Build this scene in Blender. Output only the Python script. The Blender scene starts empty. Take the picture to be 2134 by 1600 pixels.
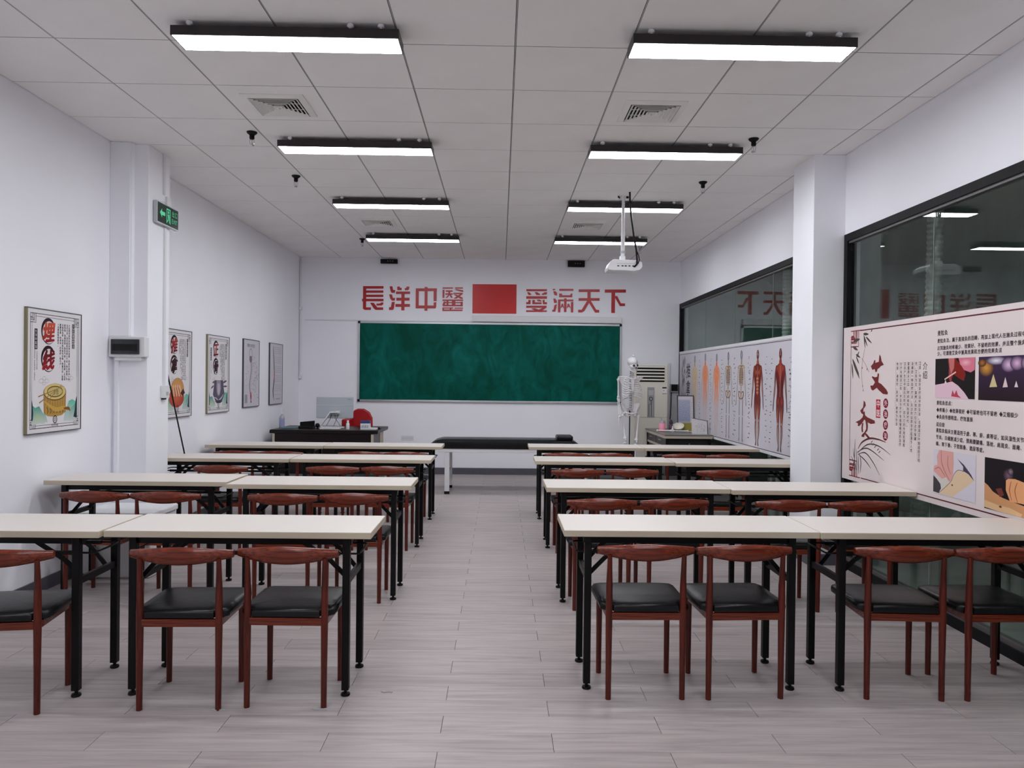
import bpy, math, random
import numpy as np
from mathutils import Vector, Matrix

random.seed(7)
SC = bpy.context.scene
COL = SC.collection
PI = math.pi

# ------------------------------------------------------------------ camera
cam_d = bpy.data.cameras.new('camera')
cam = bpy.data.objects.new('camera', cam_d)
COL.objects.link(cam)
SC.camera = cam
cam_d.sensor_width = 36.0
cam_d.sensor_fit = 'HORIZONTAL'
cam_d.lens = 1570.95 / 2134 * 36.0
cam_d.clip_start = 0.05
CAM_YAW, CAM_PITCH, CAM_ROLL = 0.0154413, 0.0063558, 0.0113051
_f = Vector((math.sin(CAM_YAW) * math.cos(CAM_PITCH), math.cos(CAM_YAW) * math.cos(CAM_PITCH), -math.sin(CAM_PITCH)))
_r = Vector((math.cos(CAM_YAW), -math.sin(CAM_YAW), 0))
_u = _r.cross(_f)
_r2 = _r * math.cos(CAM_ROLL) + _u * math.sin(CAM_ROLL)
_u2 = -_r * math.sin(CAM_ROLL) + _u * math.cos(CAM_ROLL)
M = Matrix((( _r2.x, _u2.x, -_f.x, 0.0), (_r2.y, _u2.y, -_f.y, 0.0), (_r2.z, _u2.z, -_f.z, 1.40), (0, 0, 0, 1)))
cam.matrix_world = M

# ------------------------------------------------------------------ world, exposure
wd = bpy.data.worlds.new('world')
SC.world = wd
wd.use_nodes = True
wd.node_tree.nodes['Background'].inputs[0].default_value = (0.02, 0.022, 0.025, 1)
wd.node_tree.nodes['Background'].inputs[1].default_value = 1.0
SC.view_settings.view_transform = 'Standard'
SC.view_settings.look = 'None'
SC.view_settings.exposure = 0.0
SC.view_settings.gamma = 1.0
SC.view_settings.use_curve_mapping = False
LAMP = 31.0          # brightness of the lamp diffusers
SC.cycles.max_bounces = 14
SC.cycles.diffuse_bounces = 9

XL, XR, YB, YF, ZC = -2.94, 2.63, 11.04, -1.6, 3.147   # walls left, right, far, near; ceiling
DESK_H = 0.725


# ------------------------------------------------------------------ helpers
def lin(r, g, b):
    def c(x):
        x /= 255.0
        return x / 12.92 if x <= 0.04045 else ((x + 0.055) / 1.055) ** 2.4
    return (c(r), c(g), c(b))


def mat(name, col, rough=0.5, metal=0.0, spec=0.5, var=0.0, scale=6.0, stretch=(1, 1, 1), bump=0.0, bscale=60.0,
        coat=0.0, emit=None, estr=0.0, col2=None, alpha=None):
    m = bpy.data.materials.new(name)
    m.use_nodes = True
    nt = m.node_tree
    b = nt.nodes['Principled BSDF']
    b.inputs['Roughness'].default_value = rough
    b.inputs['Metallic'].default_value = metal
    b.inputs['Specular IOR Level'].default_value = spec
    b.inputs['Coat Weight'].default_value = coat
    b.inputs['Coat Roughness'].default_value = 0.08
    c1 = (*col, 1)
    b.inputs['Base Color'].default_value = c1
    if var > 0 or bump > 0:
        tc = nt.nodes.new('ShaderNodeTexCoord')
        mp = nt.nodes.new('ShaderNodeMapping')
        mp.inputs['Scale'].default_value = stretch
        nt.links.new(tc.outputs['Object'], mp.inputs['Vector'])
    if var > 0:
        n = nt.nodes.new('ShaderNodeTexNoise')
        n.inputs['Scale'].default_value = scale
        n.inputs['Detail'].default_value = 4
        nt.links.new(mp.outputs[0], n.inputs['Vector'])
        rp = nt.nodes.new('ShaderNodeValToRGB')
        rp.color_ramp.elements[0].position = 0.3
        rp.color_ramp.elements[1].position = 0.7
        ca = col2 if col2 else tuple(x * (1 - var) for x in col)
        rp.color_ramp.elements[0].color = (*ca, 1)
        rp.color_ramp.elements[1].color = c1 if col2 else (*[min(1, x * (1 + var * 0.5)) for x in col], 1)
        nt.links.new(n.outputs['Fac'], rp.inputs['Fac'])
        nt.links.new(rp.outputs['Color'], b.inputs['Base Color'])
    if bump > 0:
        n2 = nt.nodes.new('ShaderNodeTexNoise')
        n2.inputs['Scale'].default_value = bscale
        n2.inputs['Detail'].default_value = 3
        nt.links.new(mp.outputs[0], n2.inputs['Vector'])
        bp = nt.nodes.new('ShaderNodeBump')
        bp.inputs['Strength'].default_value = bump
        bp.inputs['Distance'].default_value = 0.002
        nt.links.new(n2.outputs['Fac'], bp.inputs['Height'])
        nt.links.new(bp.outputs['Normal'], b.inputs['Normal'])
    if emit:
        b.inputs['Emission Color'].default_value = (*emit, 1)
        b.inputs['Emission Strength'].default_value = estr
    if alpha is not None:
        b.inputs['Transmission Weight'].default_value = alpha
    return m


def print_mat(name='printed_ink', rough=0.45):
    m = bpy.data.materials.new(name)
    m.use_nodes = True
    nt = m.node_tree
    b = nt.nodes['Principled BSDF']
    a = nt.nodes.new('ShaderNodeVertexColor')
    a.layer_name = 'Col'
    nt.links.new(a.outputs['Color'], b.inputs['Base Color'])
    b.inputs['Roughness'].default_value = rough
    b.inputs['Specular IOR Level'].default_value = 0.2
    return m


def glass_mat():
    m = bpy.data.materials.new('window_glass')
    m.use_nodes = True
    nt = m.node_tree
    nt.nodes.clear()
    out = nt.nodes.new('ShaderNodeOutputMaterial')
    mix = nt.nodes.new('ShaderNodeMixShader')
    tr = nt.nodes.new('ShaderNodeBsdfTransparent')
    tr.inputs['Color'].default_value = (0.89, 0.93, 0.91, 1)
    gl = nt.nodes.new('ShaderNodeBsdfGlossy')
    gl.inputs['Roughness'].default_value = 0.0
    gl.inputs['Color'].default_value = (0.78, 0.82, 0.80, 1)
    geo = nt.nodes.new('ShaderNodeNewGeometry')
    dot = nt.nodes.new('ShaderNodeVectorMath')
    dot.operation = 'DOT_PRODUCT'
    nt.links.new(geo.outputs['Normal'], dot.inputs[0])
    nt.links.new(geo.outputs['Incoming'], dot.inputs[1])
    ab = nt.nodes.new('ShaderNodeMath'); ab.operation = 'ABSOLUTE'
    nt.links.new(dot.outputs['Value'], ab.inputs[0])
    sb = nt.nodes.new('ShaderNodeMath'); sb.operation = 'SUBTRACT'
    sb.inputs[0].default_value = 1.0
    nt.links.new(ab.outputs[0], sb.inputs[1])
    pw = nt.nodes.new('ShaderNodeMath'); pw.operation = 'POWER'
    nt.links.new(sb.outputs[0], pw.inputs[0]); pw.inputs[1].default_value = 5.0
    ma = nt.nodes.new('ShaderNodeMath'); ma.operation = 'MULTIPLY_ADD'
    nt.links.new(pw.outputs[0], ma.inputs[0])
    ma.inputs[1].default_value = 0.70
    ma.inputs[2].default_value = 0.068
    nt.links.new(ma.outputs[0], mix.inputs['Fac'])
    nt.links.new(tr.outputs[0], mix.inputs[1])
    nt.links.new(gl.outputs[0], mix.inputs[2])
    nt.links.new(mix.outputs[0], out.inputs['Surface'])
    return m


class MB:
    """collects shapes; build() links them as one mesh object"""
    def __init__(s):
        s.v, s.f = [], []

    def add(s, vs, fs):
        n = len(s.v)
        s.v += [tuple(p) for p in vs]
        s.f += [tuple(i + n for i in f) for f in fs]
        return s

    def box(s, x0, y0, z0, x1, y1, z1):
        vs = [(x, y, z) for z in (z0, z1) for y in (y0, y1) for x in (x0, x1)]
        return s.add(vs, [(0, 2, 3, 1), (4, 5, 7, 6), (0, 1, 5, 4), (2, 6, 7, 3), (0, 4, 6, 2), (1, 3, 7, 5)])

    def bar(s, p0, p1, w, h, up=(0, 0, 1)):
        p0, p1 = Vector(p0), Vector(p1)
        d = (p1 - p0).normalized()
        up = Vector(up)
        if abs(d.dot(up)) > 0.98:
            up = Vector((0, 1, 0))
        a = d.cross(up).normalized() * (w / 2)
        b = a.cross(d).normalized() * (h / 2)
        vs = [p + a * i + b * j for p in (p0, p1) for j in (-1, 1) for i in (-1, 1)]
        return s.add(vs, [(0, 2, 3, 1), (4, 5, 7, 6), (0, 1, 5, 4), (2, 6, 7, 3), (0, 4, 6, 2), (1, 3, 7, 5)])

    def loft(s, rings, cap=True, closed=True):
        n = len(rings[0])
        vs = [p for r in rings for p in r]
        fs = []
        for k in range(len(rings) - 1):
            for i in range(n if closed else n - 1):
                j = (i + 1) % n
                fs.append((k * n + i, k * n + j, (k + 1) * n + j, (k + 1) * n + i))
        if cap:
            fs.append(tuple(range(n - 1, -1, -1)))
            fs.append(tuple((len(rings) - 1) * n + i for i in range(n)))
        return s.add(vs, fs)

    def tube(s, pts, r, n=8, cap=True):
        pts = [Vector(p) for p in pts]
        rs = r if isinstance(r, (list, tuple)) else [r] * len(pts)
        rings = []
        ref = None
        for i, p in enumerate(pts):
            d = (pts[min(i + 1, len(pts) - 1)] - pts[max(i - 1, 0)]).normalized()
            if ref is None:
                ref = Vector((0, 0, 1)) if abs(d.z) < 0.9 else Vector((1, 0, 0))
            a = (ref - d * ref.dot(d)).normalized()
            b = d.cross(a)
            ref = a
            rings.append([p + (a * math.cos(t) + b * math.sin(t)) * rs[i] for t in [2 * PI * k / n for k in range(n)]])
        return s.loft(rings, cap)

    def lathe(s, prof, n=16, c=(0, 0, 0), axis='z'):
        c = Vector(c)
        rings = []
        for r, h in prof:
            ring = []
            for k in range(n):
                t = 2 * PI * k / n
                if axis == 'z':
                    p = Vector((r * math.cos(t), r * math.sin(t), h))
                elif axis == 'y':
                    p = Vector((r * math.cos(t), h, r * math.sin(t)))
                else:
                    p = Vector((h, r * math.cos(t), r * math.sin(t)))
                ring.append(p + c)
            rings.append(ring)
        return s.loft(rings)

    def ell(s, c, rad, nu=14, nv=9, rot=None):
        c = Vector(c)
        rings = []
        for j in range(1, nv):
            ph = PI * j / nv
            ring = []
            for i in range(nu):
                t = 2 * PI * i / nu
                p = Vector((rad[0] * math.sin(ph) * math.cos(t), rad[1] * math.sin(ph) * math.sin(t), rad[2] * math.cos(ph)))
                if rot:
                    p = rot @ p
                ring.append(c + p)
            rings.append(ring)
        return s.loft(rings)

    def prism(s, poly, fn, w0, w1):
        n = len(poly)
        vs = [fn(u, v, w0) for u, v in poly] + [fn(u, v, w1) for u, v in poly]
        fs = [tuple(range(n)), tuple(range(2 * n - 1, n - 1, -1))]
        fs += [(i, (i + 1) % n, n + (i + 1) % n, n + i) for i in range(n)]
        return s.add(vs, fs)

    def mesh(s, name, smooth=False):
        me = bpy.data.meshes.new(name)
        me.from_pydata(s.v, [], s.f)
        me.update()
        import bmesh
        bm = bmesh.new(); bm.from_mesh(me)
        bmesh.ops.recalc_face_normals(bm, faces=bm.faces)
        bm.to_mesh(me); bm.free()
        if smooth:
            me.polygons.foreach_set('use_smooth', [True] * len(me.polygons))
            me.set_sharp_from_angle(angle=0.7)
        return me

    def build(s, name, m, parent=None, smooth=False, bev=0.0, loc=None):
        me = s.mesh(name, smooth)
        me.materials.append(m)
        o = bpy.data.objects.new(name, me)
        COL.objects.link(o)
        if parent:
            o.parent = parent
        if loc:
            o.location = loc
        if bev:
            b = o.modifiers.new('bevel', 'BEVEL')
            b.width = bev
            b.segments = 2
            b.limit_method = 'ANGLE'
        return o


def thing(name, label, cat, loc=(0, 0, 0), rz=0.0, group=None):
    o = bpy.data.objects.new(name, None)
    o.empty_display_size = 0.1
    COL.objects.link(o)
    o.location = loc
    o.rotation_euler = (0, 0, rz)
    return tag(o, label, cat, group)


def tag(o, label, cat, group=None):
    o['label'] = label
    o['category'] = cat
    if group:
        o['group'] = group
    return o


def struct(o):
    o['kind'] = 'structure'
    return o


def copy_tree(o, parent=None):
    c = o.copy()
    COL.objects.link(c)
    c.parent = parent
    for ch in o.children:
        copy_tree(ch, c)
    return c


def inst(me, name, parent, loc):
    o = bpy.data.objects.new(name, me)
    COL.objects.link(o)
    o.parent = parent
    o.location = loc
    return o


# ------------------------------------------------------------------ flat print (lettering and pictures on posters)
TXT = {
    'near_rows': ['麦粒灸', '麦粒灸法，属于直接灸的范畴，再加上现代人在施灸过程中', '达到施灸时疼痛少、效果好、不留疤的效果，并且整个施灸',
                  '少，可谓是艾灸中兼具效果和方便的完美灸法', '麦粒灸优点：', '◆疼痛小 ◆效果极好 ◆可留疤也可不留疤 ◆艾烟极少',
                  '◆灸热传感明显，疗效直接', '适应症', '麦粒灸临床主要适用于虚、寒、瘀、痰等证，如风湿性关节炎',
                  '节炎、白细胞减少症、颈肩腰腿痛、落枕、肩周炎、面瘫、', '痛、胃下垂、子宫脱垂、遗尿等症。'],
    'near_cols': ['艾灸，中医针灸疗法中的灸法，点燃用艾叶制成的艾柱', '柱、艾条为主，熏烤人体的穴位以达到保健', '治病的一种自然疗法，灸法的运用治疗起源于人类',
                  '掌握用火之后，时间体系始源时代。', '艾灸产生在中国远古时代，因为它的作用机理和', '针疗有相近之处，并且与针疗有相辅相成的治疗',
                  '作用，通常针、灸并用，故称为针灸'],
    'left': ['穴位埋线是针灸的延伸与发展，用线代替针的一种', '治疗方法。将可吸收的线埋入穴位，持久刺激，平', '衡阴阳，疏通经络，调和气血，扶正祛邪，以达到',
             '治病的目的。线在体内软化分解，刺激穴位，调整', '脏腑功能，时间长，疗效好，取穴少，', '一次埋线持续数日。'],
    'misc': '埋线推拿正骨长洋中医馆外治疗法介绍CHANGYANG Chinese medicine culture穴位法颈椎与脊柱图出口EXIT艾灸腧0123456789',
}
_chars = set()
for _k, _t in TXT.items():
    for _s in ([_t] if isinstance(_t, str) else _t):
        _chars |= set(_s)
GLYPH = {}
BOLD = [(0, 0), (0.03, 0.0), (0.015, 0.028)]      # strokes thickened by overprinting
HEAVY = [(0.05 * math.cos(k * PI / 3), 0.05 * math.sin(k * PI / 3)) for k in range(6)] + [(0, 0)]


def make_glyphs():
    c = bpy.data.curves.new('glyph', 'FONT')
    c.resolution_u = 2
    o = bpy.data.objects.new('glyph', c)
    COL.objects.link(o)
    if True:
        for ch in sorted(_chars):
            if ch == ' ':
                GLYPH[ch] = ([], [], 0.3)
                continue
            c.body = ch
            bpy.context.view_layer.update()
            dg = bpy.context.evaluated_depsgraph_get()
            oe = o.evaluated_get(dg)
            me = oe.to_mesh()
            vs = [(p.co.x, p.co.y) for p in me.vertices]
            fs = [tuple(p.vertices) for p in me.polygons]
            oe.to_mesh_clear()
            adv = 1.0 if ord(ch) > 0x2000 else ((max(x for x, y in vs) + 0.06) if vs else 0.4)
            GLYPH[ch] = (vs, fs, adv)
    bpy.data.objects.remove(o)
    bpy.data.curves.remove(c)


make_glyphs()


class Art:
    """coloured flat shapes in a (u, v) plane, layered a hair above each other"""
    def __init__(s, fn):
        s.fn = fn
        s.v, s.f, s.c = [], [], []
        s.w = 0.0004

    def up(s, d=0.000003):
        s.w += d

    def raw(s, pts, faces, cols):
        n = len(s.v)
        s.v += [s.fn(u, v, s.w) for u, v in pts]
        for f in faces:
            s.f.append(tuple(i + n for i in f))
            for i in f:
                s.c.append(cols[i] if isinstance(cols, list) else cols)

    def poly(s, pts, col):
        s.up()
        s.raw(pts, [tuple(range(len(pts)))], col)

    def rect(s, u0, v0, u1, v1, col, col_top=None):
        s.up()
        ct = col_top or col
        s.raw([(u0, v0), (u1, v0), (u1, v1), (u0, v1)], [(0, 1, 2, 3)], [col, col, ct, ct])

    def frame(s, u0, v0, u1, v1, t, col):
        s.up()
        for a in ((u0, v0, u1, v0 + t), (u0, v1 - t, u1, v1), (u0, v0, u0 + t, v1), (u1 - t, v0, u1, v1)):
            s.raw([(a[0], a[1]), (a[2], a[1]), (a[2], a[3]), (a[0], a[3])], [(0, 1, 2, 3)], col)

    def ell(s, u, v, ru, rv, col, col_edge=None, n=20, rot=0.0):
        s.up()
        ce, se = math.cos(rot), math.sin(rot)
        pts = [(u, v)]
        for k in range(n):
            t = 2 * PI * k / n
            a, b = ru * math.cos(t), rv * math.sin(t)
            pts.append((u + a * ce - b * se, v + a * se + b * ce))
        cols = [col] + [col_edge or col] * n
        s.raw(pts, [(0, 1 + k, 1 + (k + 1) % n) for k in range(n)], cols)

    def ring(s, u, v, ru, rv, t, col, a0=0.0, a1=2 * PI, n=28, taper=False):
        pts = []
        for k in range(n + 1):
            a = a0 + (a1 - a0) * k / n
            pts.append((u + ru * math.cos(a), v + rv * math.sin(a)))
        ws = [t * (0.25 + 0.75 * math.sin(PI * (0.15 + 0.85 * k / n))) if taper else t for k in range(n + 1)]
        s.stroke(pts, ws, col, smooth=False)

    def stroke(s, pts, w, col, col1=None, smooth=True):
        s.up()
        if smooth and len(pts) > 2:
            out = []
            P = [pts[0]] + list(pts) + [pts[-1]]
            for i in range(1, len(P) - 2):
                p0, p1, p2, p3 = P[i - 1], P[i], P[i + 1], P[i + 2]
                for k in range(5):
                    t = k / 5
                    out.append(tuple(0.5 * ((2 * p1[j]) + (-p0[j] + p2[j]) * t + (2 * p0[j] - 5 * p1[j] + 4 * p2[j] - p3[j]) * t * t
                                            + (-p0[j] + 3 * p1[j] - 3 * p2[j] + p3[j]) * t ** 3) for j in (0, 1)))
            out.append(pts[-1])
            pts = out
        n = len(pts)
        if not isinstance(w, (list, tuple)):
            ws = [w] * n
        else:
            ws = [float(np.interp(k / (n - 1), np.linspace(0, 1, len(w)), w)) for k in range(n)]
        L, R_, C = [], [], []
        for i in range(n):
            a, b = pts[max(i - 1, 0)], pts[min(i + 1, n - 1)]
            dx, dy = b[0] - a[0], b[1] - a[1]
            d = math.hypot(dx, dy) or 1e-9
            nx, ny = -dy / d * ws[i] / 2, dx / d * ws[i] / 2
            L.append((pts[i][0] + nx, pts[i][1] + ny))
            R_.append((pts[i][0] - nx, pts[i][1] - ny))
            k = i / (n - 1)
            C.append(tuple(col[j] * (1 - k) + col1[j] * k for j in range(3)) if col1 else col)
        s.raw(L + R_, [(i, i + 1, n + i + 1, n + i) for i in range(n - 1)], C + C)

    def leaf(s, a, b, w, col):
        m = ((a[0] + b[0]) / 2, (a[1] + b[1]) / 2)
        s.stroke([a, m, b], [w * 0.15, w * 0.9, w, w * 0.6, 0.0], col)

    def text(s, t, u, v, size, col, bold=False, vertical=False, step=None, maxw=None):
        s.up(0.00002)
        for ch in t:
            vs, fs, adv = GLYPH[ch]
            st = (step if step else size) if (vertical or ord(ch) > 0x2000) else size * adv
            if vs:
                for q, (dx, dy) in enumerate(BOLD if bold else BOLD[:1]):
                    s.w += 0.000006 * q
                    s.raw([(u + (x + dx) * size, v + (y + dy) * size) for x, y in vs], fs, col)
                    s.w -= 0.000006 * q
            if vertical:
                v -= st
            else:
                u += st if ch != ' ' else size * 0.5

    def vlatin(s, t, u, v, size, col):
        """latin line set turned a quarter clockwise, reading downwards"""
        s.up()
        for ch in t:
            vs, fs, adv = GLYPH[ch]
            if vs:
                s.raw([(u + y * size, v - x * size) for x, y in vs], fs, col)
            v -= size * (adv if ch != ' ' else 0.4)

    def build(s, name, parent):
        me = bpy.data.meshes.new(name)
        me.from_pydata(s.v, [], s.f)
        at = me.color_attributes.new('Col', 'FLOAT_COLOR', 'CORNER')
        arr = np.ones((len(s.c), 4), dtype=np.float32)
        arr[:, :3] = np.array(s.c, dtype=np.float32)
        at.data.foreach_set('color', arr.ravel())
        me.materials.append(MAT['print'])
        me.update()
        o = bpy.data.objects.new(name, me)
        COL.objects.link(o)
        o.parent = parent
        return o


# ------------------------------------------------------------------ materials
def wood_mat(name, c_dark, c_light, rough, coat, sx=(3.0, 55, 55)):
    m = bpy.data.materials.new(name)
    m.use_nodes = True
    nt = m.node_tree
    b = nt.nodes['Principled BSDF']
    tc = nt.nodes.new('ShaderNodeTexCoord')
    mp = nt.nodes.new('ShaderNodeMapping')
    mp.inputs['Scale'].default_value = sx
    nt.links.new(tc.outputs['Object'], mp.inputs[0])
    n = nt.nodes.new('ShaderNodeTexNoise')
    n.inputs['Scale'].default_value = 1.6
    n.inputs['Detail'].default_value = 5
    n.inputs['Distortion'].default_value = 0.6
    nt.links.new(mp.outputs[0], n.inputs['Vector'])
    rp = nt.nodes.new('ShaderNodeValToRGB')
    rp.color_ramp.elements[0].position = 0.36
    rp.color_ramp.elements[1].position = 0.66
    rp.color_ramp.elements[0].color = (*c_dark, 1)
    rp.color_ramp.elements[1].color = (*c_light, 1)
    nt.links.new(n.outputs['Fac'], rp.inputs[0])
    nt.links.new(rp.outputs[0], b.inputs['Base Color'])
    b.inputs['Roughness'].default_value = rough
    b.inputs['Specular IOR Level'].default_value = 0.3
    b.inputs['Coat Weight'].default_value = coat
    b.inputs['Coat Roughness'].default_value = 0.12
    return m


def floor_mat():
    m = bpy.data.materials.new('grey_oak_laminate')
    m.use_nodes = True
    nt = m.node_tree
    N, Lk = nt.nodes, nt.links
    b = N['Principled BSDF']
    geo = N.new('ShaderNodeNewGeometry')
    sp = N.new('ShaderNodeSeparateXYZ')
    Lk.new(geo.outputs['Position'], sp.inputs[0])

    def mth(op, a, bb=None, c=None):
        n = N.new('ShaderNodeMath'); n.operation = op
        for i, x in enumerate((a, bb, c)):
            if x is None:
                continue
            if isinstance(x, (int, float)):
                n.inputs[i].default_value = x
            else:
                Lk.new(x, n.inputs[i])
        return n.outputs[0]
    row = mth('FLOOR', mth('DIVIDE', mth('SUBTRACT', sp.outputs['Y'], 2.82), 0.152))
    par = mth('FLOORED_MODULO', row, 2.0)
    off = mth('MULTIPLY_ADD', par, -0.43825, 0.2185)
    colm = mth('FLOOR', mth('DIVIDE', mth('SUBTRACT', sp.outputs['X'], off), 0.8765))
    cb = N.new('ShaderNodeCombineXYZ')
    Lk.new(row, cb.inputs[0]); Lk.new(colm, cb.inputs[1])
    wn = N.new('ShaderNodeTexWhiteNoise'); wn.noise_dimensions = '3D'
    Lk.new(cb.outputs[0], wn.inputs['Vector'])
    # grain stretched along the plank
    sc = N.new('ShaderNodeVectorMath'); sc.operation = 'MULTIPLY'
    sc.inputs[1].default_value = (2.2, 34.0, 1.0)
    Lk.new(geo.outputs['Position'], sc.inputs[0])
    ad = N.new('ShaderNodeVectorMath'); ad.operation = 'MULTIPLY_ADD'
    Lk.new(wn.outputs['Color'], ad.inputs[0])
    ad.inputs[1].default_value = (37, 17, 9)
    Lk.new(sc.outputs[0], ad.inputs[2])
    n = N.new('ShaderNodeTexNoise')
    n.inputs['Scale'].default_value = 1.0
    n.inputs['Detail'].default_value = 6
    n.inputs['Roughness'].default_value = 0.62
    n.inputs['Distortion'].default_value = 0.5
    Lk.new(ad.outputs[0], n.inputs['Vector'])
    rp = N.new('ShaderNodeValToRGB')
    e = rp.color_ramp.elements
    e[0].position = 0.28; e[0].color = (*FL[0], 1)
    e[1].position = 0.72; e[1].color = (*FL[2], 1)
    k = e.new(0.5); k.color = (*FL[1], 1)
    Lk.new(n.outputs['Fac'], rp.inputs[0])
    vv = mth('MULTIPLY_ADD', wn.outputs['Value'], 0.10, 0.95)
    mx = N.new('ShaderNodeVectorMath'); mx.operation = 'SCALE'
    Lk.new(rp.outputs[0], mx.inputs[0]); Lk.new(vv, mx.inputs['Scale'])
    Lk.new(mx.outputs[0], b.inputs['Base Color'])
    b.inputs['Roughness'].default_value = 0.42
    b.inputs['Specular IOR Level'].default_value = 0.4
    bp = N.new('ShaderNodeBump')
    bp.inputs['Strength'].default_value = 0.15
    bp.inputs['Distance'].default_value = 0.001
    Lk.new(n.outputs['Fac'], bp.inputs['Height'])
    Lk.new(bp.outputs['Normal'], b.inputs['Normal'])
    return m


FL = [lin(148, 138, 137), lin(168, 158, 157), lin(181, 172, 170)]
MAT = {
    'print': print_mat(),
    'wall': mat('white_wall_paint', lin(241, 241, 247), 0.75, bump=0.12, bscale=120, var=0.02, scale=1.5),
    'column': mat('white_pillar_paint', lin(240, 241, 246), 0.7, bump=0.1, bscale=120, var=0.02, scale=2),
    'tile': mat('mineral_ceiling_tile', lin(240, 238, 236), 0.85, bump=0.25, bscale=220, var=0.03, scale=3),
    'tbar': mat('ceiling_grid_metal', lin(190, 188, 190), 0.4),
    'dark': mat('dark_void', lin(18, 18, 20), 0.9),
    'subfloor': mat('dark_subfloor', lin(40, 35, 34), 0.9),
    'floor': floor_mat(),
    'base': mat('dark_grey_baseboard', lin(88, 87, 95), 0.5, var=0.12, scale=9),
    'glass': glass_mat(),
    'frame': mat('black_window_frame', lin(20, 19, 23), 0.6, spec=0.2, var=0.3, scale=12),
    'frame2': mat('grey_frame_bead', lin(92, 87, 88), 0.45),
    'joint': mat('pale_pane_joint', lin(160, 168, 164), 0.4),
    'corr': mat('dim_corridor_wall', lin(176, 186, 180), 0.8, var=0.25, scale=2.5),
    'corrf': mat('dim_corridor_floor', lin(150, 158, 152), 0.5, var=0.2, scale=3),
    'duct': mat('silver_duct_foil', lin(225, 230, 226), 0.4, metal=0.1),
    'top': mat('cream_melamine', lin(214, 207, 200), 0.38, var=0.015, scale=3),
    'edge': mat('cream_edge_band', lin(192, 179, 158), 0.45),
    'black': mat('black_powder_coat', lin(11, 9, 11), 0.45, spec=0.22),
    'wood': wood_mat('red_brown_wood', lin(78, 25, 11), lin(126, 48, 22), 0.26, 0.35, (2.5, 110, 110)),
    'woodz': wood_mat('red_brown_wood_upright', lin(66, 20, 11), lin(100, 33, 18), 0.35, 0.12, (60, 60, 4)),
    'leather': mat('black_leather', lin(15, 15, 17), 0.34, bump=0.35, bscale=45, var=0.2, scale=14, spec=0.3),
    'lampbody': mat('black_lamp_housing', lin(38, 32, 34), 0.4),
    'diffuser': mat('lamp_diffuser', (0.9, 0.9, 0.9), 0.4, emit=(0.93, 0.955, 1.0), estr=LAMP),
    'chrome': mat('polished_chrome', lin(215, 215, 220), 0.15, metal=1.0),
    'steel': mat('brushed_aluminium', lin(190, 192, 196), 0.35, metal=0.8),
    'plastic': mat('white_plastic', lin(222, 222, 224), 0.4),
    'greyplastic': mat('grey_plastic', lin(175, 176, 178), 0.45),
    'vent': mat('vent_white', lin(232, 230, 226), 0.5),
    'board': None,
    'red': mat('red_acrylic', lin(176, 8, 22), 0.35, var=0.05, scale=5),
    'redsq': mat('red_sheet', lin(196, 8, 14), 0.32, var=0.06, scale=4),
    'green': mat('exit_green', lin(6, 26, 20), 0.12, emit=lin(10, 60, 40), estr=0.15),
    'greenlit': mat('exit_green_lit', lin(70, 190, 140), 0.25, emit=lin(60, 190, 130), estr=0.35),
    'smoke': mat('smoked_plastic', lin(38, 40, 44), 0.2, var=0.2, scale=20),
    'gold': mat('gold_poster_frame', lin(130, 122, 92), 0.45),
    'dkframe': mat('dark_poster_frame', lin(60, 58, 66), 0.4),
    'paper': mat('poster_paper', lin(222, 219, 222), 0.5),
    'pinkpaper': mat('pale_pink_poster', lin(226, 213, 212), 0.45, var=0.03, scale=1.2),
    'greypaper': mat('pale_grey_poster', lin(206, 202, 210), 0.45, var=0.04, scale=1.5),
    'desk': mat('dark_brown_laminate', lin(24, 12, 12), 0.35, var=0.2, scale=5, spec=0.3),
    'imac': mat('silver_monitor', lin(176, 182, 188), 0.4),
    'bone': mat('bone_white', lin(226, 224, 226), 0.5, var=0.06, scale=20),
    'boneshade': mat('bone_hollow_shade', lin(70, 62, 66), 0.8),
    'acbody': mat('ivory_plastic', lin(216, 212, 200), 0.4),
    'acgrey': mat('grey_panel', lin(150, 150, 152), 0.35),
    'redvinyl': mat('red_vinyl', lin(168, 18, 26), 0.4),
    'pink': mat('pink_plastic', lin(240, 150, 175), 0.4),
    'purple': mat('dark_purple_plastic', lin(72, 40, 62), 0.35),
    'olive': mat('olive_card', lin(160, 148, 70), 0.6),
    'teal': mat('teal_card', lin(70, 110, 112), 0.5),
    'blue': mat('blue_card', lin(40, 60, 110), 0.5),
    'clear': mat('clear_plastic', lin(205, 205, 222), 0.1, alpha=0.5),
    'violet': mat('violet_label', lin(150, 150, 188), 0.4),
    'deskgrey': mat('grey_laminate', lin(108, 104, 100), 0.3, var=0.1, scale=6),
    'beige': mat('beige_edging', lin(190, 180, 164), 0.5),
}


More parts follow.
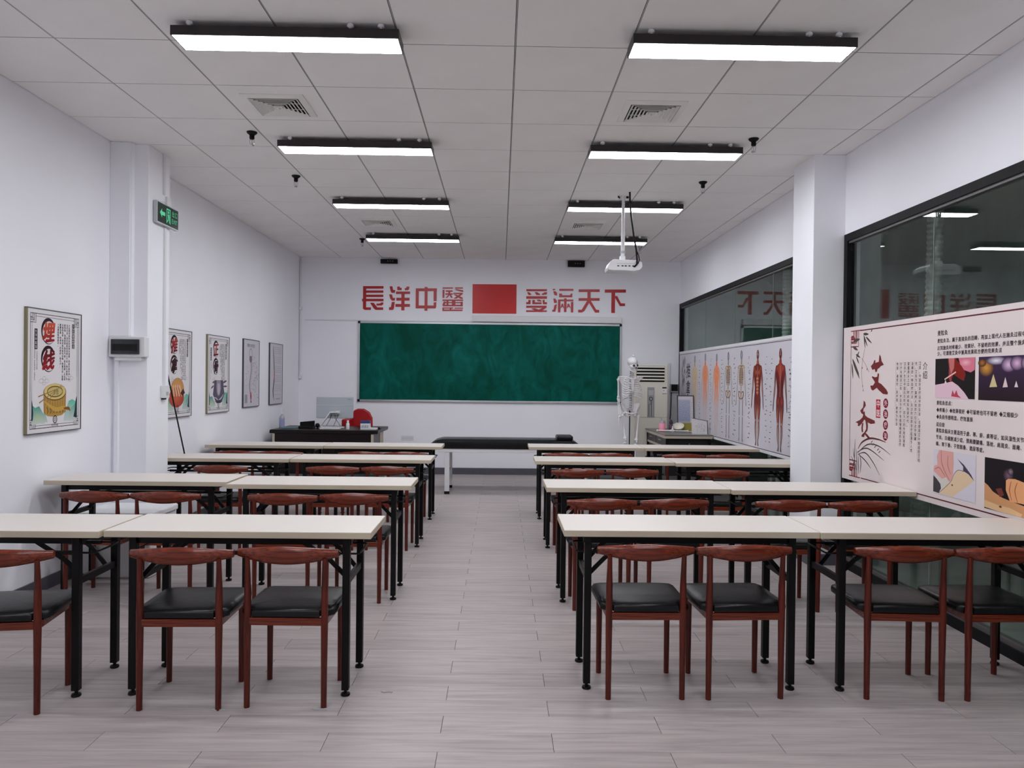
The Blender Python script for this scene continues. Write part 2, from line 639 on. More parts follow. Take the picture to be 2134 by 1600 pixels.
def board_mat():
    m = bpy.data.materials.new('chalkboard_green')
    m.use_nodes = True
    nt = m.node_tree
    N, Lk = nt.nodes, nt.links
    b = N['Principled BSDF']
    tc = N.new('ShaderNodeTexCoord')
    n1 = N.new('ShaderNodeTexNoise')
    n1.inputs['Scale'].default_value = 1.3
    n1.inputs['Detail'].default_value = 3
    Lk.new(tc.outputs['Object'], n1.inputs['Vector'])
    mp = N.new('ShaderNodeMapping')
    mp.inputs['Rotation'].default_value = (0, 0.5, 0)
    mp.inputs['Scale'].default_value = (1.6, 1, 1.0)
    Lk.new(tc.outputs['Object'], mp.inputs[0])
    n2 = N.new('ShaderNodeTexNoise')
    n2.inputs['Scale'].default_value = 2.4
    n2.inputs['Detail'].default_value = 5
    n2.inputs['Distortion'].default_value = 2.2
    Lk.new(mp.outputs[0], n2.inputs['Vector'])
    mul = N.new('ShaderNodeMath'); mul.operation = 'MULTIPLY'
    Lk.new(n1.outputs['Fac'], mul.inputs[0]); Lk.new(n2.outputs['Fac'], mul.inputs[1])
    rp = N.new('ShaderNodeValToRGB')
    e = rp.color_ramp.elements
    e[0].position = 0.14; e[0].color = (*lin(0, 70, 56), 1)
    e[1].position = 0.46; e[1].color = (*lin(14, 106, 98), 1)
    Lk.new(mul.outputs[0], rp.inputs[0])
    Lk.new(rp.outputs[0], b.inputs['Base Color'])
    b.inputs['Roughness'].default_value = 0.5
    b.inputs['Specular IOR Level'].default_value = 0.08
    return m


MAT['board'] = board_mat()

# ================================================================== SETTING
# ---- floor of planks
floor = struct(MB().box(XL, YF, -0.05, XR, YB, -0.003).build('floor', MAT['subfloor']))
PW, PL, GAP, GAPY = 0.152, 0.8765, 0.0022, 0.0008
full = MB().box(0, 0, -0.003, PL - GAP, PW - GAPY, 0).mesh('plank')
full.materials.append(MAT['floor'])
cells = []
for row in range(int((YF - 2.82) / PW) - 1, int((YB - 2.82) / PW) + 2):
    y0 = 2.82 + row * PW
    y1 = min(y0 + PW, YB)
    y0 = max(y0, YF)
    if y1 - y0 < 0.01:
        continue
    off = 0.2185 - 0.43825 * (row % 2)
    c = math.floor((XL - off) / PL)
    while off + c * PL < XR:
        x0, x1 = max(XL, off + c * PL), min(XR, off + (c + 1) * PL)
        if x1 - x0 > 0.01:
            cells.append((x0, y0, x1, y1))
        c += 1


def in_view(x0, y0, x1, y1):
    ym = (y0 + y1) / 2
    return ym > 2.68 and x0 < 0.70 * ym and x1 > -0.69 * ym


vis = sorted([c for c in cells if in_view(*c)], key=lambda c: c[1])
single = set(vis[:300])
rest = MB()
for c in cells:
    x0, y0, x1, y1 = c
    whole = abs(x1 - x0 - PL) < 1e-6 and abs(y1 - y0 - PW) < 1e-6
    if c in single:
        if whole:
            inst(full, 'plank', floor, (x0, y0, 0))
        else:
            MB().box(0, 0, -0.003, x1 - x0 - GAP, y1 - y0 - GAPY, 0).build('plank', MAT['floor'], floor, loc=(x0, y0, 0))
    else:
        rest.box(x0, y0, -0.003, x1 - GAP, y1 - GAPY, 0)
ro = rest.build('more_planks', MAT['floor'], floor)
ro['kind'] = 'stuff'

# ---- ceiling of tiles
ceiling = struct(MB().box(XL - 0.1, YF - 0.1, ZC + 0.013, XR + 0.1, YB + 0.1, ZC + 0.08).build('ceiling', MAT['dark']))
xs = [XL] + [0.059 + 0.6 * i for i in range(-4, 5)] + [XR]
ys = [YF] + [3.968 + 0.6 * j for j in range(-9, 12)] + [YB]
tile_full = None
for i in range(len(xs) - 1):
    for j in range(len(ys) - 1):
        w, d = xs[i + 1] - xs[i], ys[j + 1] - ys[j]
        if d < 0.02:
            continue
        gx, gy = 0.0048, 0.0030
        if abs(w - 0.6) < 0.002 and abs(d - 0.6) < 0.002:
            if tile_full is None:
                tile_full = MB().box(gx, gy, 0, 0.6 - gx, 0.6 - gy, 0.012).mesh('ceiling_tile')
                tile_full.materials.append(MAT['tile'])
            inst(tile_full, 'ceiling_tile', ceiling, (xs[i], ys[j], ZC))
        else:
            MB().box(gx, gy, 0, w - gx, d - gy, 0.012).build('ceiling_tile', MAT['tile'], ceiling, loc=(xs[i], ys[j], ZC))
for x in xs[1:-1]:
    MB().box(x - 0.0047, YF, ZC + 0.0012, x + 0.0047, YB, ZC + 0.0125).build('grid_bar', MAT['dark'], ceiling)
    MB().box(x - 0.0014, YF, ZC + 0.0004, x + 0.0024, YB, ZC + 0.0012).build('grid_bead', MAT['tbar'], ceiling)
for y in ys[1:-1]:
    MB().box(XL, y - 0.0029, ZC + 0.0014, XR, y + 0.0029, ZC + 0.0127).build('grid_bar', MAT['dark'], ceiling)

# ---- walls
struct(MB().box(XL - 0.12, YF - 0.12, 0, XL, YB + 0.12, ZC + 0.012).build('wall_left', MAT['wall']))
struct(MB().box(XL, YB, 0, XR + 0.12, YB + 0.12, ZC + 0.012).build('wall_back', MAT['wall']))
struct(MB().box(XL, YF - 0.12, 0, XR + 0.12, YF, ZC + 0.012).build('wall_front', MAT['wall']))
WT = 2.53                                   # top of the glazed partition
struct(MB().box(XR, YF, WT, XR + 0.12, YB, ZC + 0.012).build('wall_right', MAT['wall']))
struct(MB().box(XL, 5.76, 0, -2.68, 6.13, ZC).build('wall_pillar_left', MAT['column'], bev=0.004))
struct(MB().box(2.385, 5.745, 0, XR + 0.12, 6.15, ZC).build('wall_pillar_right', MAT['column'], bev=0.004))
struct(MB().box(XL, YF, 0, XL + 0.012, 5.748, 0.085).build('baseboard_left', MAT['base']))
struct(MB().box(XL, 6.142, 0, XL + 0.012, YB - 0.012, 0.085).build('baseboard_left', MAT['base']))
struct(MB().box(XL, YB - 0.012, 0, XR, YB, 0.095).build('baseboard_back', MAT['base']))
b_ = MB().box(XL + 0.012, 5.748, 0, -2.668, 5.76, 0.085).box(-2.68, 5.76, 0, -2.668, 6.142, 0.085).box(XL + 0.012, 6.13, 0, -2.68, 6.142, 0.085)
struct(b_.build('baseboard_pillar_left', MAT['base']))
b_ = MB().box(2.373, 5.733, 0, XR, 5.745, 0.085).box(2.373, 5.745, 0, 2.385, 6.15, 0.085)
struct(b_.build('baseboard_pillar_right', MAT['base']))

# ---- glazed partition on the right (two bays, each with frame and panes)
def window_bay(name, y0, y1, joints):
    w = bpy.data.objects.new(name, None)
    COL.objects.link(w)
    struct(w)
    X0, X1 = XR - 0.012, XR + 0.06
    MB().box(X0, y0, WT - 0.055, X1, y1, WT).build('top_rail', MAT['frame'], w)
    MB().box(X0 + 0.012, y0 + 0.055, WT - 0.072, X1 - 0.012, y1 - 0.055, WT - 0.055).build('top_bead', MAT['frame2'], w)
    MB().box(X0, y0, 0, X1, y1, 0.06).build('bottom_rail', MAT['frame'], w)
    MB().box(X0 + 0.012, y0 + 0.055, 0.06, X1 - 0.012, y1 - 0.055, 0.085).build('bottom_bead', MAT['frame2'], w)
    for a, b in ((y0, y0 + 0.055), (y1 - 0.055, y1)):
        MB().box(X0, a, 0.06, X1, b, WT - 0.055).build('post', MAT['frame'], w)
    ed = [y0 + 0.055] + joints + [y1 - 0.055]
    for a, b in zip(ed[:-1], ed[1:]):
        MB().box(XR + 0.016, a + 0.001, 0.085, XR + 0.024, b - 0.001, WT - 0.072).build('glass_pane', MAT['glass'], w)
    for j in joints:
        MB().box(XR + 0.015, j - 0.001, 0.085, XR + 0.025, j + 0.001, WT - 0.072).build('pane_joint', MAT['joint'], w)


window_bay('window_1', 6.15, YB, [7.31, 8.52, 9.73])
window_bay('window_2', YF, 5.735, [-0.27, 0.94, 2.16, 3.37, 4.585])

# ---- the dim corridor seen through the glass
struct(MB().box(XR + 0.12, YF - 0.1, -0.05, 4.6, YB + 0.1, -0.005).build('floor_corridor', MAT['corrf']))
struct(MB().box(4.5, YF - 0.1, -0.005, 4.6, YB + 0.1, 3.2).build('wall_corridor', MAT['corr']))
struct(MB().box(XR + 0.12, YF - 0.1, 3.2, 4.6, YB + 0.1, 3.25).build('ceiling_corridor', MAT['corr']))
struct(MB().box(XR + 0.12, YB + 0.1, -0.005, 4.6, YB + 0.2, 3.2).build('wall_corridor_back', MAT['corr']))
struct(MB().box(XR + 0.12, YF - 0.2, -0.005, 4.6, YF - 0.1, 3.2).build('wall_corridor_front', MAT['corr']))
for (yt, yb, lab) in ((5.71, 5.95, 'silver corrugated duct hose hanging behind the near window, above the pink poster'),
                      (8.68, 8.85, 'silver corrugated duct hose hanging behind the far window, beside the white pillar')):
    pts, rs = [], []
    for k in range(150):
        t = k / 149
        pts.append((3.3 + 0.03 * math.sin(t * 3), yt + (yb - yt) * t ** 1.5, 3.198 - 3.198 * t))
        rs.append(0.052 + 0.008 * (k % 2))
    tag(MB().tube(pts, rs, 14).build('duct_hose', MAT['duct'], smooth=False), lab, 'duct hose', 'duct hoses behind the glass')

# ================================================================== LAMPS, VENTS, SPRINKLERS
def ceiling_lamp():
    t = thing('ceiling_lamp', '', 'ceiling lamp')
    L, Wd = 0.56, 0.09
    zb, zt = -0.075, -0.028
    h = MB().box(-L, -Wd, zb + 0.012, L, Wd, zt)
    for a in ((-L, -Wd, L, -Wd + 0.006), (-L, Wd - 0.006, L, Wd), (-L, -Wd, -L + 0.006, Wd), (L - 0.006, -Wd, L, Wd)):
        h.box(a[0], a[1], zb, a[2], a[3], zb + 0.012)
    h.build('housing', MAT['lampbody'], t)
    MB().box(-L + 0.007, -Wd + 0.007, zb - 0.001, L - 0.007, Wd - 0.007, zb + 0.011).build('diffuser', MAT['diffuser'], t)
    for x in (-0.47, 0.32, 0.47):
        for y in (-0.078, 0.078):
            MB().lathe([(0.010, 0.0), (0.017, -0.006), (0.017, -0.018), (0.008, -0.022), (0.008, -0.03)], 10, (x, y, 0)).build('hanger', MAT['plastic'], t, smooth=True)  # white colour stands in for the bright glints on the clips
    return t


ORD = ['nearest', 'second nearest', 'third nearest', 'farthest']
proto = ceiling_lamp()
first = True
for r, y in enumerate((3.825, 5.6, 7.4, 9.2, 2.03, 0.25)):
    for sx, side in ((-1.08, 'left'), (1.20, 'right')):
        o = proto if first else copy_tree(proto)
        first = False
        o.location = (sx, y, ZC)
        if r < 4:
            o['label'] = 'long black-edged ceiling lamp with white diffuser, %s in the %s row of four' % (ORD[r], side)
        else:
            o['label'] = 'long black-edged ceiling lamp overhead outside the picture, %s row' % side + (', above the camera' if r == 5 else '')
        o['group'] = 'linear ceiling lamps'


def vent(x, y, label):
    t = thing('ceiling_vent', label, 'air vent', (x, y, ZC), 0, 'square ceiling vents')
    fr = MB()
    a, b = 0.195, 0.158
    fr.loft([[(sx * q, sy * q, z) for sx, sy in ((-1, -1), (1, -1), (1, 1), (-1, 1))] for q, z in ((a, 0), (a, -0.006), (b, -0.016), (b - 0.004, -0.003))], cap=False)
    fr.build('frame', MAT['vent'], t)
    MB().box(-b, -b, -0.004, b, b, -0.001).build('backing', MAT['dark'], t)
    for k in range(6):
        q = 0.152 - k * 0.023
        m = MB()
        m.loft([[(sx * e, sy * e, z) for sx, sy in ((-1, -1), (1, -1), (1, 1), (-1, 1))] for e, z in ((q, -0.018), (q - 0.002, -0.0195), (q - 0.017, -0.008), (q - 0.015, -0.0065), (q, -0.018))], cap=False)
        m.build('louver', MAT['vent'], t)
    for sx in (-0.05, 0.05):
        MB().box(-0.145, sx - 0.0015, -0.010, 0.145, sx + 0.0015, -0.005).build('rib', MAT['vent'], t)
    c = MB().box(-0.018, -0.018, -0.021, 0.018, 0.018, -0.006).build('centre_plate', MAT['vent'], t)
    MB().lathe([(0.008, -0.0225), (0.008, -0.021)], 12).build('screw_cap', MAT['greyplastic'], c)


vent(-1.44, 4.89, 'square white ceiling vent between the two nearest lamps of the left row')
vent(0.96, 4.89, 'square white ceiling vent between the two nearest lamps of the right row')
vent(-1.40, 8.50, 'small-looking square white ceiling vent far back in the left row of lamps')
vent(0.96, 8.50, 'small-looking square white ceiling vent far back in the right row, left of projector pole')


def sprinkler(x, y, label, m=None):
    m = m or MAT['black']
    t = thing('sprinkler', label, 'sprinkler', (x, y, ZC), 0, 'ceiling sprinklers')
    MB().lathe([(0.036, 0), (0.038, -0.004), (0.030, -0.014), (0.018, -0.022), (0.018, -0.028)], 16).build('escutcheon', m, t, smooth=True)
    MB().lathe([(0.016, -0.028), (0.018, -0.034), (0.018, -0.048), (0.012, -0.054)], 12).build('body', m, t, smooth=True)
    MB().tube([(-0.012, 0, -0.05), (-0.017, 0, -0.065), (-0.013, 0, -0.084), (0, 0, -0.092), (0.013, 0, -0.084), (0.017, 0, -0.065), (0.012, 0, -0.05)], 0.0028, 6).build('yoke', MAT['chrome'], t, smooth=True)
    MB().lathe([(0.0035, -0.054), (0.0035, -0.09)], 8).build('bulb', MAT['chrome'], t)
    MB().lathe([(0.016, -0.094), (0.016, -0.097), (0.004, -0.1)], 12).build('deflector', MAT['chrome'], t)


sprinkler(-1.797, 5.433, 'black ceiling sprinkler left of the second lamp in the left row')
sprinkler(-1.796, 6.591, 'black ceiling sprinkler midway along the left row, left of its third lamp')
sprinkler(-1.757, 9.521, 'black ceiling sprinkler beside the farthest lamp of the left row')
sprinkler(1.80, 5.40, 'black ceiling sprinkler at the right end of the second lamp in the right row')
sprinkler(1.755, 6.59, 'black ceiling sprinkler midway along the right row, near the white pillar')
sprinkler(1.80, 9.82, 'pale chrome ceiling sprinkler behind the projector cable', MAT['chrome'])

# ================================================================== PROJECTOR
pj = thing('projector', 'white projector hanging from the ceiling on a white pole, black cable beside it', 'projector', (1.145, 7.13, 0))
MB().box(-0.05, -0.035, ZC - 0.006, 0.05, 0.035, ZC).build('mount_plate', MAT['plastic'], pj, bev=0.002)
for (x, y, w) in ((-0.055, -0.02, 0.012), (-0.04, 0.01, 0.01), (0.028, -0.01, 0.022)):
    MB().box(x, y, ZC - 0.022, x + w, y + w, ZC - 0.006).build('bolt', MAT['dark'], pj)
MB().lathe([(0.015, ZC - 0.006), (0.015, 2.80)], 14).lathe([(0.0185, 2.80), (0.0185, 2.57)], 14).build('pole', MAT['plastic'], pj, smooth=True)
MB().lathe([(0.021, 2.625), (0.021, 2.60)], 14).build('pole_collar', MAT['greyplastic'], pj, smooth=True)
MB().box(-0.028, -0.022, 2.528, 0.022, 0.022, 2.575).build('bracket', MAT['plastic'], pj, bev=0.004)
body = MB()
fpr = [(-0.155, 2.455), (-0.135, 2.505), (-0.10, 2.53), (0.13, 2.52), (0.165, 2.50), (0.17, 2.46), (0.145, 2.432), (0.09, 2.418), (0.01, 2.425), (-0.11, 2.425), (-0.15, 2.43)]
body.prism(fpr, lambda u, v, w: (u, w, v), -0.12, 0.12)
pb = body.build('projector_body', MAT['plastic'], pj, bev=0.006)
for k, x in enumerate((-0.06, -0.02, 0.01, 0.045, 0.08)):
    MB().box(x - 0.009, -0.1235, 2.462, x + 0.009, -0.1195, 2.471).build('port', MAT['dark'], pb)
MB().box(-0.075, -0.1225, 2.488, 0.12, -0.1195, 2.491).build('seam', MAT['greyplastic'], pb)
MB().lathe([(0.032, 0.12), (0.032, 0.14), (0.026, 0.142)], 16, (-0.08, 0, 2.47), 'y').build('lens', MAT['dark'], pb, smooth=True)
MB().tube([(0.035, -0.15, ZC), (0.04, -0.14, 3.05), (0.055, -0.12, 2.93), (0.085, -0.1, 2.75), (0.107, -0.115, 2.62), (0.112, -0.135, 2.52), (0.11, -0.142, 2.48), (0.092, -0.13, 2.46), (0.085, -0.119, 2.465)], 0.0085, 8).build('cable', MAT['black'], pj, smooth=True)
MB().tube([(0.107, -0.112, 2.62), (0.128, -0.12, 2.57), (0.133, -0.14, 2.52), (0.12, -0.145, 2.485)], 0.005, 6).build('cable', MAT['black'], pj, smooth=True)

# ================================================================== FAR WALL
def back(u, v, w):
    return (u, YB - w, v)


cb = thing('chalkboard', 'long green chalkboard with aluminium frame on the far wall', 'chalkboard', (0, 0, 0))
BX0, BX1, BZ0, BZ1 = -2.08, 1.768, 1.052, 2.222
MB().box(BX0 + 0.025, YB - 0.018, BZ0 + 0.025, BX1 - 0.025, YB, BZ1 - 0.025).build('writing_surface', MAT['board'], cb)
for a in ((BX0, BZ0, BX1, BZ0 + 0.03), (BX0, BZ1 - 0.03, BX1, BZ1)):
    MB().box(a[0] + 0.03, YB - 0.028, a[1], a[2] - 0.03, YB, a[3]).build('frame_rail', MAT['steel'], cb, bev=0.003)
for a in ((BX0, BX0 + 0.026), (BX1 - 0.026, BX1)):
    MB().box(a[0], YB - 0.028, BZ0 + 0.03, a[1], YB, BZ1 - 0.03).build('frame_stile', MAT['steel'], cb, bev=0.003)
for x in (BX0 - 0.003, BX1 - 0.035):
    for z in (BZ0 - 0.003, BZ1 - 0.035):
        MB().box(x, YB - 0.032, z, x + 0.038, YB, z + 0.038).build('corner_cap', MAT['black'], cb, bev=0.008)

tag(MB().box(-0.42, YB - 0.055, 2.232, 1.762, YB, 2.322).build('screen_housing', MAT['plastic'], bev=0.008),
    'long white roller screen housing above the right half of the chalkboard', 'screen housing')
tag(MB().box(-2.86, YB - 0.012, 2.226, -0.425, YB, 2.244).build('cable_trunking', MAT['plastic'], bev=0.002),
    'thin white cable trunking along the far wall from the left corner to the chalkboard', 'cable trunking')
ct = thing('corner_conduit', 'thin white conduit running down the far left corner of the room', 'conduit', (XL + 0.02, YB - 0.02, 0))
MB().tube([(0, 0, 1.40), (0, 0, ZC)], 0.011, 10).build('pipe', MAT['plastic'], ct, smooth=True)
for z in (1.40, 2.40):
    MB().box(-0.018, -0.022, z - 0.025, 0.024, 0.02, z + 0.02).build('junction_box', MAT['plastic'], ct, bev=0.004)

# the slogan: traced from the lettering, cut from red sheet
def A_(x, y):   # left half of the slogan
    px, py = 740 + x / 7.113, 580 + y / 7.113
    return -2.023 + (px - 756) * 0.0070256, 2.734 - (py - 596) * 0.0070 + (px - 756) * 9.1e-5


def B_(x, y):
    return A_(x + 300 * 7.113, y)


def rc(x0, y0, x1, y1):
    return [(x0, y0), (x1, y0), (x1, y1), (x0, y1)]


CH = [
    ('長', 'first', A_, [rc(120, 115, 166, 452), rc(120, 115, 420, 152), rc(120, 180, 418, 213), rc(120, 242, 418, 276), rc(106, 303, 422, 339),
        [(120, 430), (240, 430), (236, 467), (145, 467), (120, 445)], [(225, 362), (278, 362), (332, 430), (418, 430), (418, 467), (308, 467), (280, 445)],
        [(320, 375), (372, 372), (390, 357), (420, 357), (418, 385), (395, 402), (320, 402)]]),
    ('洋', 'second', A_, [[(510, 118), (550, 118), (562, 172), (592, 172), (588, 215), (540, 215), (525, 190)],
        [(505, 238), (545, 238), (560, 290), (592, 290), (588, 330), (548, 330), (522, 300)],
        [(545, 350), (588, 350), (578, 440), (565, 468), (505, 468), (505, 428), (532, 428)],
        [(622, 122), (660, 122), (665, 140), (688, 140), (688, 175), (625, 175)],
        [(762, 122), (802, 122), (798, 160), (780, 175), (735, 175), (735, 146), (756, 142)],
        rc(605, 195, 812, 232), rc(612, 287, 805, 330), rc(598, 380, 812, 422), rc(685, 195, 732, 475)]),
    ('中', 'third', A_, [rc(897, 148, 1208, 190), rc(897, 148, 942, 445), rc(897, 402, 1190, 445), rc(1160, 150, 1206, 338), [(1162, 358), (1202, 352), (1200, 425), (1185, 445), (1162, 445)],
        rc(1028, 128, 1070, 480)]),
    ('醫', 'fourth', A_, [rc(1292, 134, 1446, 152), rc(1474, 134, 1592, 152), rc(1292, 170, 1320, 290), rc(1340, 178, 1440, 200), rc(1334, 222, 1444, 243),
        [(1378, 198), (1406, 198), (1404, 240), (1362, 290), (1336, 290), (1376, 245)], [(1392, 240), (1416, 240), (1446, 288), (1416, 288)],
        [(1470, 170), (1500, 160), (1596, 178), (1600, 200), (1575, 200)], rc(1452, 214, 1590, 234),
        [(1552, 232), (1592, 232), (1500, 300), (1452, 300)], [(1456, 240), (1492, 240), (1590, 285), (1592, 304), (1558, 304)],
        rc(1292, 314, 1596, 334), [(1310, 344), (1342, 344), (1320, 410), (1290, 400)], rc(1352, 334, 1382, 412), rc(1432, 334, 1484, 412), rc(1560, 346, 1592, 416),
        rc(1330, 352, 1590, 368), rc(1300, 392, 1592, 414), rc(1292, 432, 1452, 448), rc(1470, 434, 1596, 450), rc(1292, 462, 1590, 484), rc(1292, 432, 1316, 480), rc(1400, 432, 1424, 480)]),
    ('愛', 'fifth', B_, [rc(398, 160, 702, 190), [(410, 205), (440, 205), (470, 232), (470, 246), (430, 246)], [(520, 205), (560, 205), (602, 232), (602, 246), (548, 246)], [(625, 232), (670, 205), (706, 205), (700, 240), (630, 246)],
        rc(398, 265, 705, 303), [(430, 320), (462, 320), (462, 383), (398, 383), (398, 352), (428, 352)], [(488, 320), (526, 320), (526, 356), (626, 356), (626, 383), (488, 383)],
        [(552, 316), (600, 316), (626, 334), (620, 346), (570, 340)], [(640, 320), (668, 320), (672, 354), (705, 354), (705, 383), (645, 383)],
        rc(398, 406, 700, 436), [(640, 434), (700, 434), (610, 498), (530, 498)], [(470, 450), (524, 442), (652, 490), (640, 500), (580, 500)], rc(398, 474, 560, 498), rc(560, 476, 705, 498)]),
    ('滿', 'sixth', B_, [[(785, 158), (825, 156), (828, 170), (795, 180)], [(795, 192), (830, 190), (855, 218), (852, 256), (815, 248)], [(798, 300), (826, 298), (850, 330), (850, 365), (812, 365)],
        [(815, 400), (850, 380), (846, 430), (830, 495), (785, 495), (785, 470), (805, 460)], rc(885, 156, 1096, 184), [(885, 225), (920, 225), (935, 250), (1045, 250), (1060, 225), (1080, 225), (1080, 280), (885, 280)],
        rc(870, 314, 1096, 340), rc(870, 314, 905, 505), rc(1062, 350, 1096, 505), rc(960, 296, 996, 500), [(905, 450), (925, 376), (945, 376), (960, 450), (935, 420)], [(996, 450), (1012, 376), (1035, 376), (1062, 450), (1030, 420)]]),
    ('天', 'seventh', B_, [rc(1175, 162, 1486, 202), rc(1175, 293, 1486, 332), rc(1305, 200, 1352, 330),
        [(1305, 325), (1352, 330), (1262, 485), (1225, 506), (1170, 506), (1170, 466), (1222, 466)], [(1308, 330), (1355, 330), (1438, 466), (1482, 470), (1482, 508), (1422, 508)]]),
    ('下', 'eighth', B_, [rc(1562, 165, 1876, 211), rc(1662, 210, 1716, 513), [(1714, 262), (1748, 262), (1802, 370), (1866, 372), (1866, 411), (1790, 411), (1714, 285)]]),
]
for ch, o_, fn, polys in CH:
    m = MB()
    for k, p in enumerate(polys):
        m.prism([fn(*q) for q in p], back, 0.0, 0.006 + 0.00004 * k)
    tag(m.build('wall_character', MAT['red']), 'red block character %s, %s of the slogan above the chalkboard' % (ch, o_), 'lettering', 'slogan characters on the far wall')
tag(MB().prism([(-0.421, 2.356), (0.222, 2.358), (0.222, 2.787), (-0.421, 2.783)], back, 0, 0.005).build('red_sheet', MAT['redsq']),
    'plain red rectangular sheet in the middle of the slogan on the far wall', 'wall sheet')

for x0, x1, z0, z1, lab in ((-1.762, -1.517, 3.062, 3.125, 'flat black box high on the far wall under the ceiling, left one'),
                            (0.966, 1.213, 3.05, 3.138, 'taller black box high on the far wall under the ceiling, near the projector')):
    t = thing('wall_box', lab, 'wall box', ((x0 + x1) / 2, YB, z0), 0, 'black boxes under the ceiling')
    w = (x1 - x0) / 2
    MB().box(-w, -0.05, 0, w, 0, z1 - z0).build('housing', MAT['black'], t, bev=0.004)
    for k in (-1, 0, 1):
        MB().lathe([(0.006, -0.053), (0.006, -0.05)], 8, (k * 0.035 + 0.02, 0, (z1 - z0) * 0.55), 'y').build('screw', MAT['greyplastic'], t)

t = thing('wall_notice', 'small white printed paper notice low on the far wall beside the teacher desk', 'notice', (-1.35, YB, 0.52))
MB().box(-0.092, -0.002, -0.036, 0.092, 0, 0.036).build('sheet', MAT['plastic'], t)
a = Art(lambda u, v, w: (u, -0.0022 - w, v))
for k in range(9):
    a.stroke([(-0.072 + k * 0.017, -0.012 + 0.004 * (k % 3)), (-0.062 + k * 0.017, 0.012 - 0.005 * (k % 2))], 0.004, lin(178, 178, 190))
a.build('print', t)

# ================================================================== LEFT PILLAR FITTINGS
tag(MB().box(XL + 0.001, 5.70, 1.69, -2.79, 5.76, ZC - 0.002).box(-2.806, 5.712, 1.69, -2.782, 5.76, ZC - 0.002).build('cable_trunking', MAT['column'], bev=0.003),
    'wide white cable trunking running up the left pillar from the breaker box to the ceiling', 'cable trunking')
tag(MB().box(-2.915, 5.735, 0.09, -2.885, 5.76, 1.52).build('cable_trunking', MAT['column'], bev=0.003),
    'narrow white cable trunking running down the left pillar below the breaker box', 'cable trunking')
bb = thing('breaker_box', 'white breaker box with dark smoked cover on the front of the left pillar', 'breaker box', (-2.80, 5.76, 1.60))
MB().box(-0.132, -0.075, -0.065, 0.135, 0, 0.088).build('housing', MAT['plastic'], bb, bev=0.006)
cv = MB().box(-0.112, -0.088, -0.046, 0.098, -0.074, 0.066).build('cover', MAT['smoke'], bb, bev=0.004)
MB().box(-0.1, -0.0885, -0.02, 0.085, -0.0875, 0.03).build('switch_row', MAT['dark'], cv)
MB().box(-0.10, -0.055, -0.092, 0.10, 0, -0.064).build('lower_tray', MAT['plastic'], bb, bev=0.004)

ex = thing('exit_sign', 'green and black lit exit sign fixed to the side of the left pillar', 'exit sign', (-2.68, 6.02, 2.66))
MB().box(0.004, -0.19, -0.085, 0.034, 0.19, 0.085).build('housing', MAT['steel'], ex, bev=0.003)
MB().box(0.034, -0.18, -0.075, 0.037, 0.18, 0.075).build('sign_face', MAT['green'], ex)
sg = MB()
exf = lambda u, v, w: (0.0372 + w, u, v)
for r in ((-0.035, 0.045, 0.035, 0.055), (-0.035, -0.06, -0.027, 0.055), (0.027, -0.06, 0.035, 0.055)):
    sg.prism([(r[0], r[1]), (r[2], r[1]), (r[2], r[3]), (r[0], r[3])], exf, 0, 0.0012)
sg.prism([(0.012 * math.cos(k * PI / 6), 0.028 + 0.012 * math.sin(k * PI / 6)) for k in range(12)], exf, 0, 0.0012)
sg.prism([(-0.012, 0.01), (0.014, 0.014), (0.02, -0.012), (0.008, -0.02), (-0.006, -0.022)], exf, 0, 0.0012)
sg.prism([(0.006, -0.018), (0.02, -0.02), (0.022, -0.055), (0.014, -0.055), (0.008, -0.03)], exf, 0, 0.0013)
sg.prism([(-0.006, -0.02), (0.004, -0.02), (-0.008, -0.04), (-0.022, -0.05), (-0.024, -0.042), (-0.012, -0.034)], exf, 0, 0.0014)
sg.prism([(-0.15, 0.0), (-0.115, 0.035), (-0.115, 0.014), (-0.06, 0.014), (-0.06, -0.014), (-0.115, -0.014), (-0.115, -0.035)], exf, 0, 0.0012)
gv = []
u = 0.055
for ch in 'EXIT':
    vs, fs, adv = GLYPH[ch]
    sg.add([exf(u + x * 0.05, y * 0.05 - 0.045, 0.0012) for x, y in vs], fs)
    u += adv * 0.05
for k, ch in enumerate('出口'):
    vs, fs, adv = GLYPH[ch]
    sg.add([exf(0.058 + k * 0.055 + x * 0.05, y * 0.05 + 0.012, 0.0012) for x, y in vs], fs)
sg.build('pictogram', MAT['greenlit'], ex)
MB().box(0, 0.02, 0.085, 0.02, 0.09, 0.16).build('junction_box', MAT['plastic'], ex, bev=0.004)
MB().tube([(0.012, -0.1, 0.085), (0.02, -0.06, 0.10), (0.02, 0.0, 0.10), (0.012, 0.03, 0.12)], 0.003, 6).build('wire', MAT['plastic'], ex)
tag(MB().box(-2.68, 5.995, 2.825, -2.664, 6.02, ZC - 0.002).build('cable_trunking', MAT['plastic'], bev=0.002),
    'thin white cable trunking from the ceiling down to the exit sign on the left pillar', 'cable trunking')
so = thing('wall_socket', 'white socket box with trunking on the side of the left pillar, below the exit sign', 'socket', (-2.68, 6.03, 1.27))
MB().box(0, -0.045, -0.05, 0.035, 0.045, 0.05).build('box', MAT['plastic'], so, bev=0.005)
MB().box(0, -0.014, 0.05, 0.014, 0.014, 1.30).build('trunking', MAT['plastic'], so, bev=0.002)
MB().box(0.0355, -0.02, -0.03, 0.037, 0.02, 0.0).build('outlet', MAT['greyplastic'], so)
MB().box(0.0, -0.03, -0.062, 0.03, 0.0, -0.05).build('plug', MAT['black'], so, bev=0.003)

# ================================================================== LEFT WALL POSTERS
INK = lin(30, 28, 32)
TEALS = [lin(34, 146, 122), lin(84, 184, 156), lin(24, 100, 100)]


